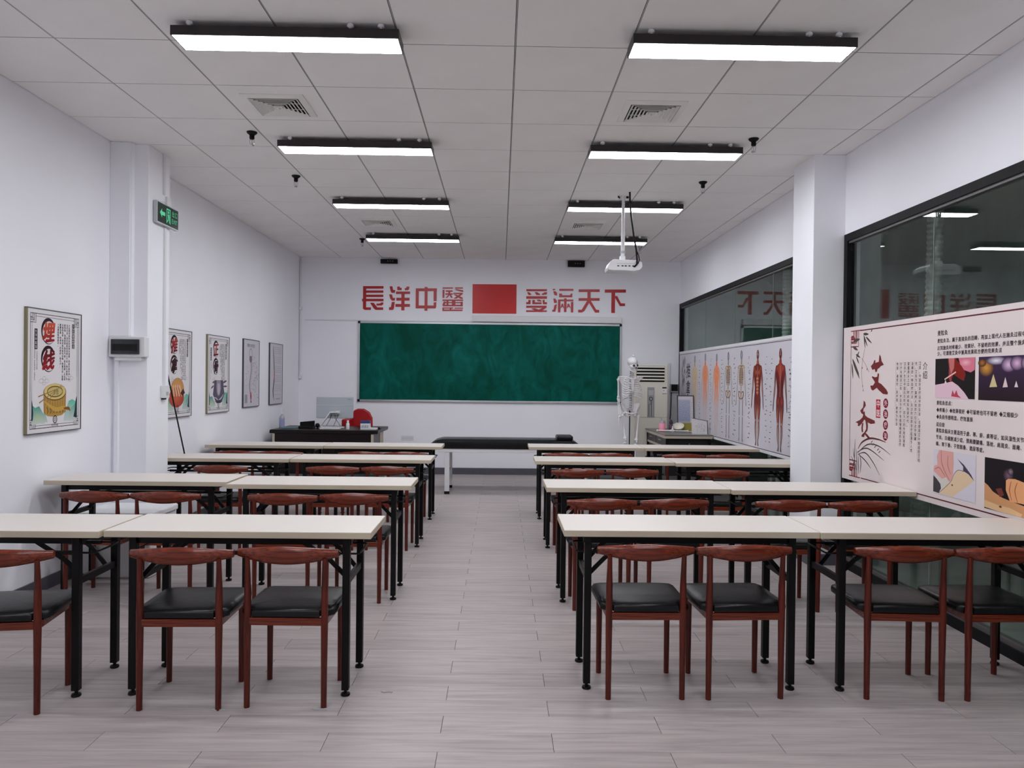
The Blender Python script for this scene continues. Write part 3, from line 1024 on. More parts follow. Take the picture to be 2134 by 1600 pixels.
def fret(a, u, v, su, sv, k, t, col):
    for i in range(3):
        q = k * (1 - i * 0.3)
        a.stroke([(u, v + sv * q), (u + su * q, v + sv * q), (u + su * q, v)], t, col, smooth=False)
    a.stroke([(u, v + sv * k * 0.5), (u + su * k * 0.55, v + sv * k * 0.5), (u + su * k * 0.55, v + sv * k * 0.85)], t, col, smooth=False)


def cloud(a, u, v, k, col):
    for du, dv, r in ((0, 0, 1), (0.9, 0.5, 0.8), (1.7, 0, 0.9), (0.8, -0.5, 0.7)):
        a.ring(u + du * k, v + dv * k, k * r * 0.6, k * r * 0.4, 0.0016, col, n=14)


def culture_poster(y0, chars, label, pic, grad):
    t = thing('wall_poster', label, 'poster', (XL, y0, 1.02), 0, 'framed posters on the left wall')
    W_, H_ = 0.605, 0.795
    MB().box(0.0, 0.001, 0.001, 0.016, W_ - 0.001, H_ - 0.001).build('backboard', MAT['paper'], t)
    for a in ((0, 0.005, 0.007, H_ - 0.005), (W_ - 0.005, 0.005, W_, H_ - 0.005), (0, 0, W_, 0.005), (0, H_ - 0.005, W_, H_)):
        MB().box(0.0, a[0], a[1], 0.020, a[2], a[3]).build('frame_strip', MAT['gold'] if a[2] < 0.02 else MAT['dkframe'], t)
    A = Art(lambda u, v, w: (0.0162 + w, u, v))
    A.frame(0.035, 0.032, W_ - 0.03, H_ - 0.032, 0.004, INK)
    A.frame(0.052, 0.05, W_ - 0.047, H_ - 0.05, 0.0025, INK)
    for (u, v, su, sv) in ((0.038, 0.036, 1, 1), (W_ - 0.033, 0.036, -1, 1), (0.038, H_ - 0.036, 1, -1), (W_ - 0.033, H_ - 0.036, -1, -1)):
        A.rect(min(u, u + su * 0.05), min(v, v + sv * 0.05), max(u, u + su * 0.05), max(v, v + sv * 0.05), lin(205, 202, 204))
        fret(A, u, v, su, sv, 0.055, 0.004, INK)
    # two big brush characters in brush circles
    for k, ch in enumerate(chars):
        cu, cv = 0.228, 0.652 - 0.178 * k
        A.ell(cu, cv, 0.066, 0.07, lin(226, 208, 210), lin(214, 208, 210))
        rg = [(cu + 0.074 * math.cos(q), cv + 0.079 * math.sin(q)) for q in np.linspace(0.55, 5.5, 26)]
        A.stroke(rg, [0.004, 0.017, 0.024, 0.020, 0.011, 0.007, 0.005, 0.002], lin(40, 14, 24), smooth=False)
        vs, fs, adv = GLYPH[ch]
        sz = 0.132
        A.up()
        for dx, dy in HEAVY:
            A.up(0.00001)
            pts = [(cu + (x + dx - 0.48 + (y - 0.4) * 0.14) * sz, cv + (y + dy * (1.3 - x) - 0.4 + (x - 0.5) * 0.10) * sz * 1.05) for x, y in vs]
            A.raw(pts, fs, [tuple(np.array(grad[k][0]) * (1 - y) + np.array(grad[k][1]) * y) for x, y in vs])
    # title squares and text columns
    for k, ch in enumerate(['穴', '位', chars[0], chars[1], '法']):
        A.rect(0.492, 0.690 - k * 0.034, 0.522, 0.720 - k * 0.034, lin(44, 34, 38))
        A.text(ch, 0.494, 0.6945 - k * 0.034, 0.026, lin(220, 215, 215))
    for k, s in enumerate(TXT['left']):
        A.text(s, 0.450 - k * 0.0255, 0.70, 0.0165, lin(58, 54, 62), bold=True, vertical=True, step=0.0172)
    A.rect(0.078, 0.535, 0.108, 0.665, INK)
    A.text('长洋中医馆', 0.0815, 0.641, 0.022, lin(225, 222, 222), vertical=True, step=0.0245)
    A.vlatin('CHANGYANG', 0.098, 0.525, 0.018, lin(80, 76, 82))
    A.vlatin('Chinese medicine culture', 0.076, 0.535, 0.018, lin(80, 76, 82))
    for k in range(26):
        A.rect(0.552, 0.69 - k * 0.013, 0.556, 0.697 - k * 0.013, lin(110, 106, 112))
    cloud(A, 0.15, 0.335, 0.035, lin(150, 148, 154))
    cloud(A, 0.44, 0.355, 0.03, lin(165, 163, 168))
    # misty hills
    hl = lin(200, 205, 204)
    for (pts, c) in (([(0.053, 0.06), (0.053, 0.185), (0.09, 0.165), (0.13, 0.175), (0.17, 0.13), (0.2, 0.12), (0.22, 0.07)], TEALS[0]),
                     ([(0.075, 0.07), (0.1, 0.13), (0.14, 0.115), (0.18, 0.08), (0.19, 0.06)], lin(150, 190, 120)),
                     ([(0.40, 0.07), (0.42, 0.13), (0.46, 0.20), (0.50, 0.21), (0.55, 0.19), (0.55, 0.06)], TEALS[1]),
                     ([(0.45, 0.08), (0.48, 0.15), (0.52, 0.17), (0.552, 0.20), (0.552, 0.06)], TEALS[0])):
        A.up()
        lo = min(p[1] for p in pts)
        hi = max(p[1] for p in pts)
        A.raw(pts, [tuple(range(len(pts)))], [tuple(np.array(hl) * (1 - (p[1] - lo) / (hi - lo)) + np.array(c) * ((p[1] - lo) / (hi - lo))) for p in pts])
    A.poly([(0.053, 0.08), (0.053, 0.22), (0.062, 0.19), (0.07, 0.13), (0.066, 0.09)], lin(20, 52, 58))
    A.poly([(0.555, 0.08), (0.555, 0.235), (0.54, 0.2), (0.528, 0.13), (0.515, 0.09)], lin(14, 46, 58))
    pic(A)
    A.ring(0.302, 0.083, 0.02, 0.024, 0.006, INK, n=20)
    A.ring(0.302, 0.083, 0.008, 0.011, 0.003, INK, n=14)
    A.text('长洋中医', 0.262, 0.040, 0.019, INK)
    A.build('printed_sheet', t)


def pic_basket(A):
    tan, dk, lt = lin(176, 138, 66), lin(96, 66, 28), lin(214, 190, 120)
    A.poly([(0.175, 0.25), (0.425, 0.25), (0.42, 0.13), (0.38, 0.108), (0.30, 0.10), (0.22, 0.108), (0.18, 0.13)], tan)
    for k in range(9):
        u = 0.19 + k * 0.028
        A.stroke([(u, 0.23), (u, 0.12)], 0.0025, dk)
    for k in range(6):
        A.stroke([(0.21 + k * 0.034, 0.165), (0.225 + k * 0.034, 0.14), (0.215 + k * 0.034, 0.125)], 0.006, dk)
    A.ell(0.30, 0.262, 0.126, 0.056, dk)
    A.ell(0.30, 0.265, 0.120, 0.052, lt)
    A.ring(0.30, 0.265, 0.085, 0.034, 0.007, dk, n=24)
    A.ell(0.30, 0.265, 0.078, 0.030, lin(196, 178, 110))
    for u in (0.29, 0.325):
        for dv in (0.01, 0.0, -0.012):
            A.stroke([(u - 0.012, 0.262 + dv), (u + 0.012, 0.262 + dv)], 0.004, INK)
    for a, b in (((0.12, 0.235), (0.40, 0.30)), ((0.13, 0.195), (0.38, 0.305)), ((0.19, 0.18), (0.37, 0.31))):
        A.stroke([a, b], [0.008, 0.003], lin(150, 122, 80))
    A.stroke([(0.18, 0.205), (0.30, 0.15), (0.40, 0.155), (0.46, 0.14)], [0.006, 0.03, 0.028, 0.012], lin(196, 156, 70))
    A.stroke([(0.40, 0.15), (0.455, 0.15), (0.475, 0.13)], [0.01, 0.022, 0.004], lin(140, 74, 34))


def pic_hands(A):
    A.ell(0.30, 0.25, 0.14, 0.11, lin(205, 160, 110), lin(196, 140, 84))
    A.ell(0.28, 0.18, 0.16, 0.09, lin(200, 96, 70), lin(168, 66, 46))
    for k in range(4):
        A.stroke([(0.20 + 0.045 * k, 0.29), (0.215 + 0.05 * k, 0.24), (0.23 + 0.055 * k, 0.19)], [0.03, 0.034, 0.026], lin(224, 178, 138))
        A.stroke([(0.178 + 0.045 * k, 0.28), (0.19 + 0.05 * k, 0.23), (0.21 + 0.055 * k, 0.185)], 0.006, lin(110, 50, 34))
    A.poly([(0.36, 0.22), (0.42, 0.26), (0.46, 0.22), (0.40, 0.19)], lin(74, 40, 34))


def pic_figure(A):
    g1, g2, g3 = lin(92, 84, 104), lin(150, 142, 154), lin(186, 176, 184)
    A.poly([(0.19, 0.335), (0.43, 0.335), (0.45, 0.25), (0.47, 0.19), (0.42, 0.135), (0.40, 0.105), (0.23, 0.105), (0.20, 0.14), (0.15, 0.19), (0.17, 0.26)], g1)
    A.poly([(0.25, 0.335), (0.36, 0.335), (0.37, 0.25), (0.34, 0.19), (0.30, 0.17), (0.26, 0.2), (0.24, 0.27)], g2)
    A.poly([(0.28, 0.30), (0.33, 0.3), (0.345, 0.23), (0.31, 0.18), (0.275, 0.22)], g3)
    for a, b, w in (((0.43, 0.31), (0.54, 0.33), 0.025), ((0.44, 0.27), (0.55, 0.27), 0.02), ((0.17, 0.28), (0.09, 0.25), 0.02), ((0.20, 0.32), (0.13, 0.31), 0.02)):
        A.leaf(a, b, w, g1)
    A.stroke([(0.17, 0.16), (0.24, 0.15), (0.30, 0.125), (0.40, 0.16), (0.44, 0.19)], [0.006, 0.012, 0.012, 0.006], lin(200, 195, 205))
    A.rect(0.25, 0.098, 0.37, 0.13, lin(66, 52, 78))


REDS = [(lin(150, 20, 20), lin(210, 90, 60)), (lin(150, 20, 34), lin(60, 12, 24))]
REDK = [(lin(120, 20, 26), lin(170, 60, 60)), (lin(40, 14, 22), lin(60, 20, 30))]
culture_poster(4.695, '埋线', 'poster with two brush characters in circles and a bamboo steamer, nearest on left wall', pic_basket, REDS)
culture_poster(6.575, '推拿', 'poster with orange hands picture partly hidden behind the left pillar', pic_hands, REDK)
culture_poster(7.565, '正骨', 'poster with grey-violet torso picture and brush circles, third on the left wall', pic_figure, REDK)


def spine_poster(y0, label, kind):
    W_, H_ = 0.56, 0.79
    t = thing('wall_poster', label, 'poster', (XL, y0, 1.04), 0, 'framed posters on the left wall')
    MB().box(0, 0.001, 0.001, 0.014, W_ - 0.001, H_ - 0.001).build('backboard', MAT['greypaper'], t)
    for a in ((0, 0.007, 0.007, H_ - 0.007), (W_ - 0.007, 0.007, W_, H_ - 0.007), (0, 0, W_, 0.007), (0, H_ - 0.007, W_, H_)):
        MB().box(0, a[0], a[1], 0.018, a[2], a[3]).build('frame_strip', MAT['dkframe'], t)
    A = Art(lambda u, v, w: (0.0142 + w, u, v))
    rnd = random.Random(len(label))
    gy = lin(110, 108, 116)
    if kind == 0:
        A.text('颈椎与脊柱图', 0.12, 0.70, 0.045, lin(80, 80, 90))
        A.ring(0.25, 0.62, 0.05, 0.06, 0.008, gy, n=18)
        A.ell(0.25, 0.56, 0.05, 0.04, lin(120, 115, 120))
        for k in range(26):
            u, v = 0.245 + 0.03 * math.sin(k * 0.23 + 0.4), 0.53 - k * 0.0145
            A.ell(u, v, 0.017, 0.0055, lin(124, 120, 126), lin(84, 80, 88), n=10)
            A.stroke([(u + 0.02, v), (u + 0.06, v + 0.005 * (k % 3 - 1))], 0.002, gy)
        A.stroke([(0.26, 0.17), (0.265, 0.12), (0.27, 0.07)], [0.035, 0.05, 0.01], lin(200, 50, 54), lin(150, 20, 40))
        A.ell(0.27, 0.06, 0.018, 0.014, lin(90, 24, 32))
        for k in range(90):
            v = 0.10 + rnd.random() * 0.50
            u = 0.33 + rnd.random() * 0.15 + 0.04 * math.sin(v * 20)
            A.stroke([(u, v), (u + 0.01 + rnd.random() * 0.02, v + rnd.uniform(-0.015, 0.015))], 0.004, rnd.choice([gy, lin(70, 68, 76), lin(150, 90, 95)]))
        for k in range(20):
            u, v = 0.06 + rnd.random() * 0.1, 0.2 + rnd.random() * 0.28
            A.stroke([(u, v), (u + 0.02, v)], 0.003, gy)
        for k in range(4):
            A.rect(0.06 + k * 0.022, 0.05, 0.074 + k * 0.022, 0.15, lin(140, 138, 148))
    else:
        pts = [(0.15, 0.75), (0.155, 0.66), (0.175, 0.56), (0.19, 0.46), (0.20, 0.40), (0.19, 0.31), (0.165, 0.24), (0.15, 0.17), (0.165, 0.11), (0.185, 0.05)]
        A.stroke(pts, [0.012, 0.026, 0.03, 0.032, 0.034, 0.036, 0.034, 0.036, 0.026, 0.006], lin(52, 50, 60))
        A.stroke([(0.195, 0.45), (0.203, 0.40), (0.19, 0.33)], [0.022, 0.034, 0.03], lin(190, 40, 54))
        for k in range(26):
            v = 0.74 - k * 0.0245
            u = float(np.interp(-v, [-p[1] for p in pts], [p[0] for p in pts]))
            A.stroke([(u - 0.018, v + 0.004), (u + 0.018, v - 0.004)], 0.0025, lin(190, 186, 190))
            if k % 5 != 4:
                A.stroke([(u + 0.03, v), (u + 0.10, v - 0.004), (0.50, v - 0.004)], 0.003, lin(128, 126, 134), smooth=False)
        A.rect(0.27, 0.06, 0.46, 0.078, lin(170, 168, 176))
    A.build('printed_sheet', t)['kind'] = 'stuff'


spine_poster(8.625, 'grey poster with a drawn neck and spine and red lower end, fourth on left wall', 0)
spine_poster(9.602, 'grey poster with a curved black spine and rows of thin lines, nearest the corner', 1)

# ================================================================== RIGHT WALL POSTERS
def near_poster():
    P0, L_, Z0, H_ = 5.70, 2.62, 0.68, 1.137
    t = thing('window_poster', 'large pale pink poster with big dark red brush characters and photographs on the near window', 'poster', (XR - 0.014, P0, Z0))
    MB().box(-0.006, -L_, 0, 0.001, 0, H_).build('panel', MAT['pinkpaper'], t)
    A = Art(lambda u, v, w: (-0.0062 - w, -u, v))
    dr, DK = lin(92, 26, 38), lin(52, 34, 40)
    BR = lin(112, 34, 34)
    for a in ((0.26, 1.098, L_ - 0.04, 1.106), (0.30, 0.032, L_ - 0.04, 0.039), (0.118, 0.08, 0.124, 1.05)):
        A.rect(*a, dr)
    for (u, v, su, sv) in ((0.118, 1.108, 1, -1), (0.118, 0.03, 1, 1)):
        fret(A, u, v, su, sv, 0.12, 0.009, lin(132, 30, 42))
        fret(A, u + su * 0.01, v + sv * 0.008, su, sv, 0.085, 0.009, lin(132, 30, 42))
        A.stroke([(u, v + sv * 0.004), (u + su * 0.17, v + sv * 0.004)], 0.007, lin(132, 30, 42))
    LF = lin(74, 66, 58)
    for a, b, w in (((0.308, 1.074), (0.39, 1.068), 0.02), ((0.313, 1.066), (0.373, 0.979), 0.016), ((0.346, 1.052), (0.436, 1.0), 0.016),
                    ((0.318, 1.062), (0.34, 0.965), 0.014), ((0.147, 0.898), (0.264, 0.75), 0.03), ((0.175, 0.857), (0.254, 0.783), 0.02),
                    ((0.139, 0.866), (0.16, 0.75), 0.018), ((0.16, 1.03), (0.26, 1.04), 0.026), ((0.15, 0.99), (0.23, 0.96), 0.024), ((0.20, 0.93), (0.27, 0.905), 0.018),
                    ((0.21, 0.91), (0.25, 0.86), 0.016), ((0.25, 0.95), (0.20, 0.90), 0.014), ((0.44, 1.10), (0.42, 1.08), 0.012)):
        A.leaf(a, b, w, LF)
    A.stroke([(0.33, 0.965), (0.302, 0.878), (0.288, 0.782), (0.316, 0.678)], 0.004, lin(150, 120, 116))
    A.stroke([(0.29, 0.90), (0.34, 0.86), (0.40, 0.80)], 0.004, lin(150, 120, 116))
    for u, v in ((0.31, 0.70), (0.318, 0.668), (0.30, 0.83), (0.37, 0.82)):
        A.ell(u, v, 0.006, 0.008, lin(170, 110, 112), n=8)
    ai1 = [(0.425, 0.84), (0.459, 0.859), (0.474, 0.882), (0.49, 0.88), (0.487, 0.862), (0.536, 0.869), (0.544, 0.919), (0.562, 0.906), (0.575, 0.872), (0.606, 0.847), (0.564, 0.838), (0.542, 0.825), (0.522, 0.821), (0.512, 0.8), (0.492, 0.798), (0.48, 0.82), (0.449, 0.813)]
    ai2 = [(0.535, 0.79), (0.543, 0.781), (0.536, 0.75), (0.534, 0.727), (0.575, 0.716), (0.643, 0.679), (0.665, 0.657), (0.658, 0.645), (0.6, 0.648), (0.539, 0.674), (0.515, 0.689), (0.461, 0.669), (0.437, 0.676), (0.421, 0.703), (0.46, 0.705), (0.488, 0.727), (0.443, 0.762), (0.446, 0.77), (0.49, 0.762), (0.518, 0.766), (0.523, 0.787)]
    j1 = [(0.327, 0.595), (0.352, 0.584), (0.361, 0.56), (0.328, 0.535), (0.324, 0.511), (0.345, 0.52), (0.351, 0.492), (0.387, 0.478), (0.491, 0.46), (0.496, 0.441), (0.437, 0.434), (0.372, 0.446), (0.342, 0.46), (0.307, 0.43), (0.265, 0.407), (0.243, 0.409), (0.248, 0.427), (0.208, 0.434), (0.272, 0.452), (0.314, 0.474), (0.325, 0.495), (0.296, 0.503), (0.279, 0.521), (0.32, 0.547), (0.327, 0.575)]
    j2 = [(0.307, 0.43), (0.331, 0.436), (0.321, 0.399), (0.328, 0.368), (0.305, 0.368), (0.299, 0.398)]
    j3 = [(0.355, 0.457), (0.388, 0.451), (0.397, 0.416), (0.39, 0.384), (0.358, 0.362), (0.339, 0.333), (0.301, 0.334), (0.309, 0.35), (0.345, 0.369), (0.37, 0.394), (0.369, 0.422)]
    j4 = [(0.35, 0.369), (0.391, 0.356), (0.423, 0.339), (0.421, 0.323), (0.392, 0.333), (0.359, 0.35)]
    for p in (ai1, ai2, j1, j2, j3, j4):
        A.poly(p, BR)
    A.rect(0.507, 0.482, 0.567, 0.609, lin(176, 40, 56))
    for k, ch in enumerate('中医'):
        A.text(ch, 0.511, 0.558 - 0.064 * k, 0.053, lin(236, 214, 216), bold=True)
    for k, ch in enumerate('外治疗法'):
        v = 0.586 - 0.0735 * k
        A.ell(0.638, v, 0.033, 0.033, lin(128, 26, 46))
        A.text(ch, 0.617, v - 0.016, 0.042, lin(232, 208, 212), bold=True)
    # orchid grass
    GR = lin(70, 62, 62)
    A.stroke([(0.253, 0.241), (0.311, 0.294), (0.424, 0.331), (0.548, 0.333), (0.646, 0.322)], [0.004, 0.012, 0.014, 0.010, 0.004], lin(92, 40, 42))
    for pts in ([(0.237, 0.207), (0.393, 0.285), (0.55, 0.288), (0.713, 0.243)], [(0.246, 0.2), (0.362, 0.223), (0.476, 0.168), (0.571, 0.087)],
                [(0.237, 0.215), (0.394, 0.258), (0.627, 0.196)], [(0.254, 0.205), (0.36, 0.17), (0.446, 0.122)], [(0.198, 0.072), (0.2, 0.2), (0.208, 0.31)],
                [(0.241, 0.07), (0.2, 0.16), (0.176, 0.242)], [(0.267, 0.057), (0.262, 0.13), (0.255, 0.201)], [(0.24, 0.06), (0.235, 0.15), (0.225, 0.24)],
                [(0.29, 0.07), (0.30, 0.15), (0.27, 0.22)], [(0.22, 0.06), (0.19, 0.13), (0.15, 0.18)]):
        A.stroke(pts, [0.002, 0.009, 0.008, 0.002], GR)
    for u, v in ((0.46, 0.285), (0.49, 0.27), (0.53, 0.255), (0.44, 0.30), (0.55, 0.24)):
        A.leaf((u, v), (u + 0.03, v + 0.02), 0.008, lin(120, 90, 90))
    # vertical introduction
    for k, ch in enumerate('介绍'):
        A.text(ch, 1.08, 0.81 - 0.055 * k, 0.052, INK)
    for (u, s) in zip((1.038, 0.994, 0.950, 0.905, 0.862, 0.816, 0.770), TXT['near_cols']):
        n = len(s)
        st = 0.0262
        A.text(s, u, 0.838, 0.0245, lin(62, 44, 50), vertical=True, step=st)
        A.stroke([(u - 0.008, 0.862), (u - 0.008, 0.862 - st * n)], 0.0012, lin(110, 90, 96))
    rows_v = (1.01, 0.966, 0.923, 0.890, 0.598, 0.556, 0.515, 0.470, 0.434, 0.394, 0.355)
    for v, s in zip(rows_v, TXT['near_rows']):
        big = s == '麦粒灸'
        A.text(s, 1.232, v, 0.033 if big else 0.0275, lin(54, 40, 46), bold=True, step=0.035 if big else 0.0292)
    # --- four photographs
    def photo(u0, v0, u1, v1, bg, bg2, shapes):
        A.rect(u0, v0, u1, v1, bg, bg2)
        for k in shapes:
            c = k[1]
            if k[0] == 'p':
                A.poly([(u0 + x * (u1 - u0), v0 + y * (v1 - v0)) for x, y in k[2]], c)
            elif k[0] == 'e':
                x, y, rx, ry, ce = k[2]
                A.ell(u0 + x * (u1 - u0), v0 + y * (v1 - v0), rx * (u1 - u0), ry * (v1 - v0), c, ce)
            else:
                A.stroke([(u0 + x * (u1 - u0), v0 + y * (v1 - v0)) for x, y in k[2]], [w * (v1 - v0) for w in k[3]], c)
    blk = lin(22, 14, 16)
    photo(1.216, 0.638, 1.594, 0.870, blk, blk, [
        ('p', lin(120, 40, 40), [(0.33, 1), (0.55, 1), (0.52, 0.7), (0.45, 0.5), (0.38, 0.6)]),
        ('p', lin(196, 110, 108), [(0.35, 1), (0.50, 1), (0.49, 0.75), (0.42, 0.6), (0.38, 0.75)]),
        ('p', lin(130, 24, 14), [(0.52, 0.98), (0.72, 0.78), (0.78, 0.6), (0.74, 0.43), (0.62, 0.5), (0.48, 0.6)]),
        ('p', lin(214, 120, 140), [(0.60, 1), (0.995, 1), (0.995, 0.70), (0.9, 0.64), (0.74, 0.70), (0.64, 0.86)]),
        ('e', lin(238, 176, 190), (0.78, 0.88, 0.15, 0.10, lin(214, 120, 140))),
        ('p', lin(160, 60, 66), [(0.36, 0.75), (0.42, 0.62), (0.44, 0.45), (0.40, 0.40), (0.36, 0.5)]),
        ('s', lin(238, 190, 180), [(0.25, 0.47), (0.54, 0.655)], [0.035, 0.035]),
        ('p', lin(224, 190, 204), [(0, 0.0), (0, 0.33), (0.25, 0.375), (0.45, 0.42), (0.6, 0.32), (0.75, 0.16), (0.86, 0)]),
        ('p', lin(186, 66, 84), [(0.43, 0.05), (0.46, 0.21), (0.51, 0.10), (0.56, 0.21), (0.60, 0.09), (0.68, 0.02)]),
        ('p', lin(236, 210, 214), [(0.25, 0.37), (0.275, 0.46), (0.31, 0.38)])])
    photo(1.626, 0.636, 2.20, 0.870, lin(34, 18, 22), lin(58, 34, 72), [
        ('e', lin(214, 150, 60), (0.11, 0.74, 0.11, 0.20, lin(60, 34, 40))),
        ('e', lin(170, 110, 50), (0.05, 0.86, 0.06, 0.09, lin(60, 30, 24))),
        ('e', lin(232, 226, 240), (0.25, 0.90, 0.14, 0.098, lin(64, 40, 78))),
        ('e', lin(222, 186, 222), (0.42, 0.80, 0.10, 0.17, lin(56, 34, 68))),
        ('e', lin(222, 180, 216), (0.53, 0.83, 0.09, 0.16, lin(58, 36, 70))),
        ('e', lin(228, 196, 224), (0.67, 0.83, 0.09, 0.16, lin(58, 36, 70))),
        ('e', lin(214, 176, 210), (0.85, 0.84, 0.09, 0.15, lin(58, 36, 70))),
        ('p', lin(206, 190, 140), [(0.16, 0.30), (0.215, 0.60), (0.27, 0.31)]),
        ('p', lin(220, 200, 196), [(0.345, 0.30), (0.38, 0.53), (0.415, 0.31)]),
        ('p', lin(220, 204, 206), [(0.50, 0.31), (0.525, 0.445), (0.55, 0.31)])])
    wb = lin(214, 208, 218)
    photo(1.212, 0.068, 1.614, 0.330, wb, wb, [
        ('p', lin(66, 60, 64), [(0, 0.03), (0, 0.40), (0.08, 0.34), (0.18, 0.24), (0.2, 0.14), (0.14, 0.02)]),
        ('p', lin(214, 206, 196), [(0.05, 0.41), (0.2, 0.24), (0.22, 0.1), (0.42, 0.32), (0.3, 0.42)]),
        ('p', lin(226, 198, 164), [(0.14, 0.02), (0.42, 0.30), (0.5, 0.48), (0.58, 0.60), (0.72, 0.62), (0.86, 0.56), (0.97, 0.47), (0.8, 0.30), (0.62, 0.14), (0.5, 0.02)]),
        ('s', lin(96, 66, 58), [(0.14, 0.02), (0.42, 0.32), (0.5, 0.50), (0.60, 0.62), (0.74, 0.62)], [0.012, 0.014, 0.012]),
        ('p', lin(72, 60, 80), [(0.58, 0.87), (0.74, 0.76), (0.9, 0.58), (0.97, 0.46), (0.84, 0.58), (0.72, 0.63), (0.72, 0.72)]),
        ('p', lin(222, 164, 156), [(0.0, 0.50), (0.02, 0.62), (0.10, 0.66), (0.08, 0.85), (0.14, 1.0), (0.49, 1.0), (0.5, 0.75), (0.49, 0.52), (0.44, 0.35), (0.39, 0.33), (0.32, 0.41), (0.22, 0.36), (0.10, 0.43)]),
        ('s', lin(150, 84, 80), [(0.19, 1.0), (0.20, 0.75), (0.28, 0.55), (0.40, 0.36)], [0.012, 0.02, 0.012]),
        ('s', lin(160, 94, 88), [(0.36, 0.9), (0.36, 0.68), (0.43, 0.5)], [0.012, 0.02, 0.01]),
        ('s', lin(190, 120, 112), [(0.03, 0.54), (0.14, 0.6), (0.24, 0.5), (0.30, 0.42)], [0.02, 0.03, 0.015]),
        ('e', lin(90, 50, 46), (0.47, 0.27, 0.02, 0.02, lin(120, 80, 70)))])
    photo(1.690, 0.058, 2.26, 0.331, lin(24, 16, 20), lin(20, 14, 20), [
        ('e', lin(120, 90, 110), (0.33, 0.72, 0.07, 0.13, lin(30, 20, 26))),
        ('e', lin(150, 126, 140), (0.36, 0.80, 0.04, 0.07, lin(34, 22, 30))),
        ('p', lin(206, 150, 104), [(0, 0.10), (0, 0.50), (0.05, 0.46), (0.12, 0.36), (0.25, 0.28), (0.42, 0.24), (0.62, 0.20), (0.7, 0.12), (0.7, 0.02), (0.5, 0.0), (0.3, 0.02), (0.12, 0.06)]),
        ('p', lin(224, 184, 140), [(0, 0.02), (0, 0.16), (0.2, 0.12), (0.36, 0.12), (0.52, 0.06), (0.5, 0.0), (0.2, 0.0)]),
        ('p', lin(222, 160, 112), [(0.3, 0.62), (0.33, 0.66), (0.42, 0.68), (0.7, 0.6), (0.7, 0.25), (0.5, 0.25), (0.36, 0.24), (0.3, 0.44)]),
        ('s', lin(140, 74, 44), [(0.37, 0.62), (0.35, 0.45), (0.38, 0.27)], [0.014, 0.02, 0.01]),
        ('s', lin(140, 74, 44), [(0.45, 0.62), (0.42, 0.45), (0.46, 0.25)], [0.014, 0.02, 0.01]),
        ('p', lin(112, 52, 44), [(0.16, 0.42), (0.24, 0.46), (0.28, 0.34), (0.22, 0.28)]),
        ('e', lin(110, 56, 30), (0.23, 0.10, 0.02, 0.02, lin(120, 66, 40)))])
    A.build('printed_sheet', t)


near_poster()


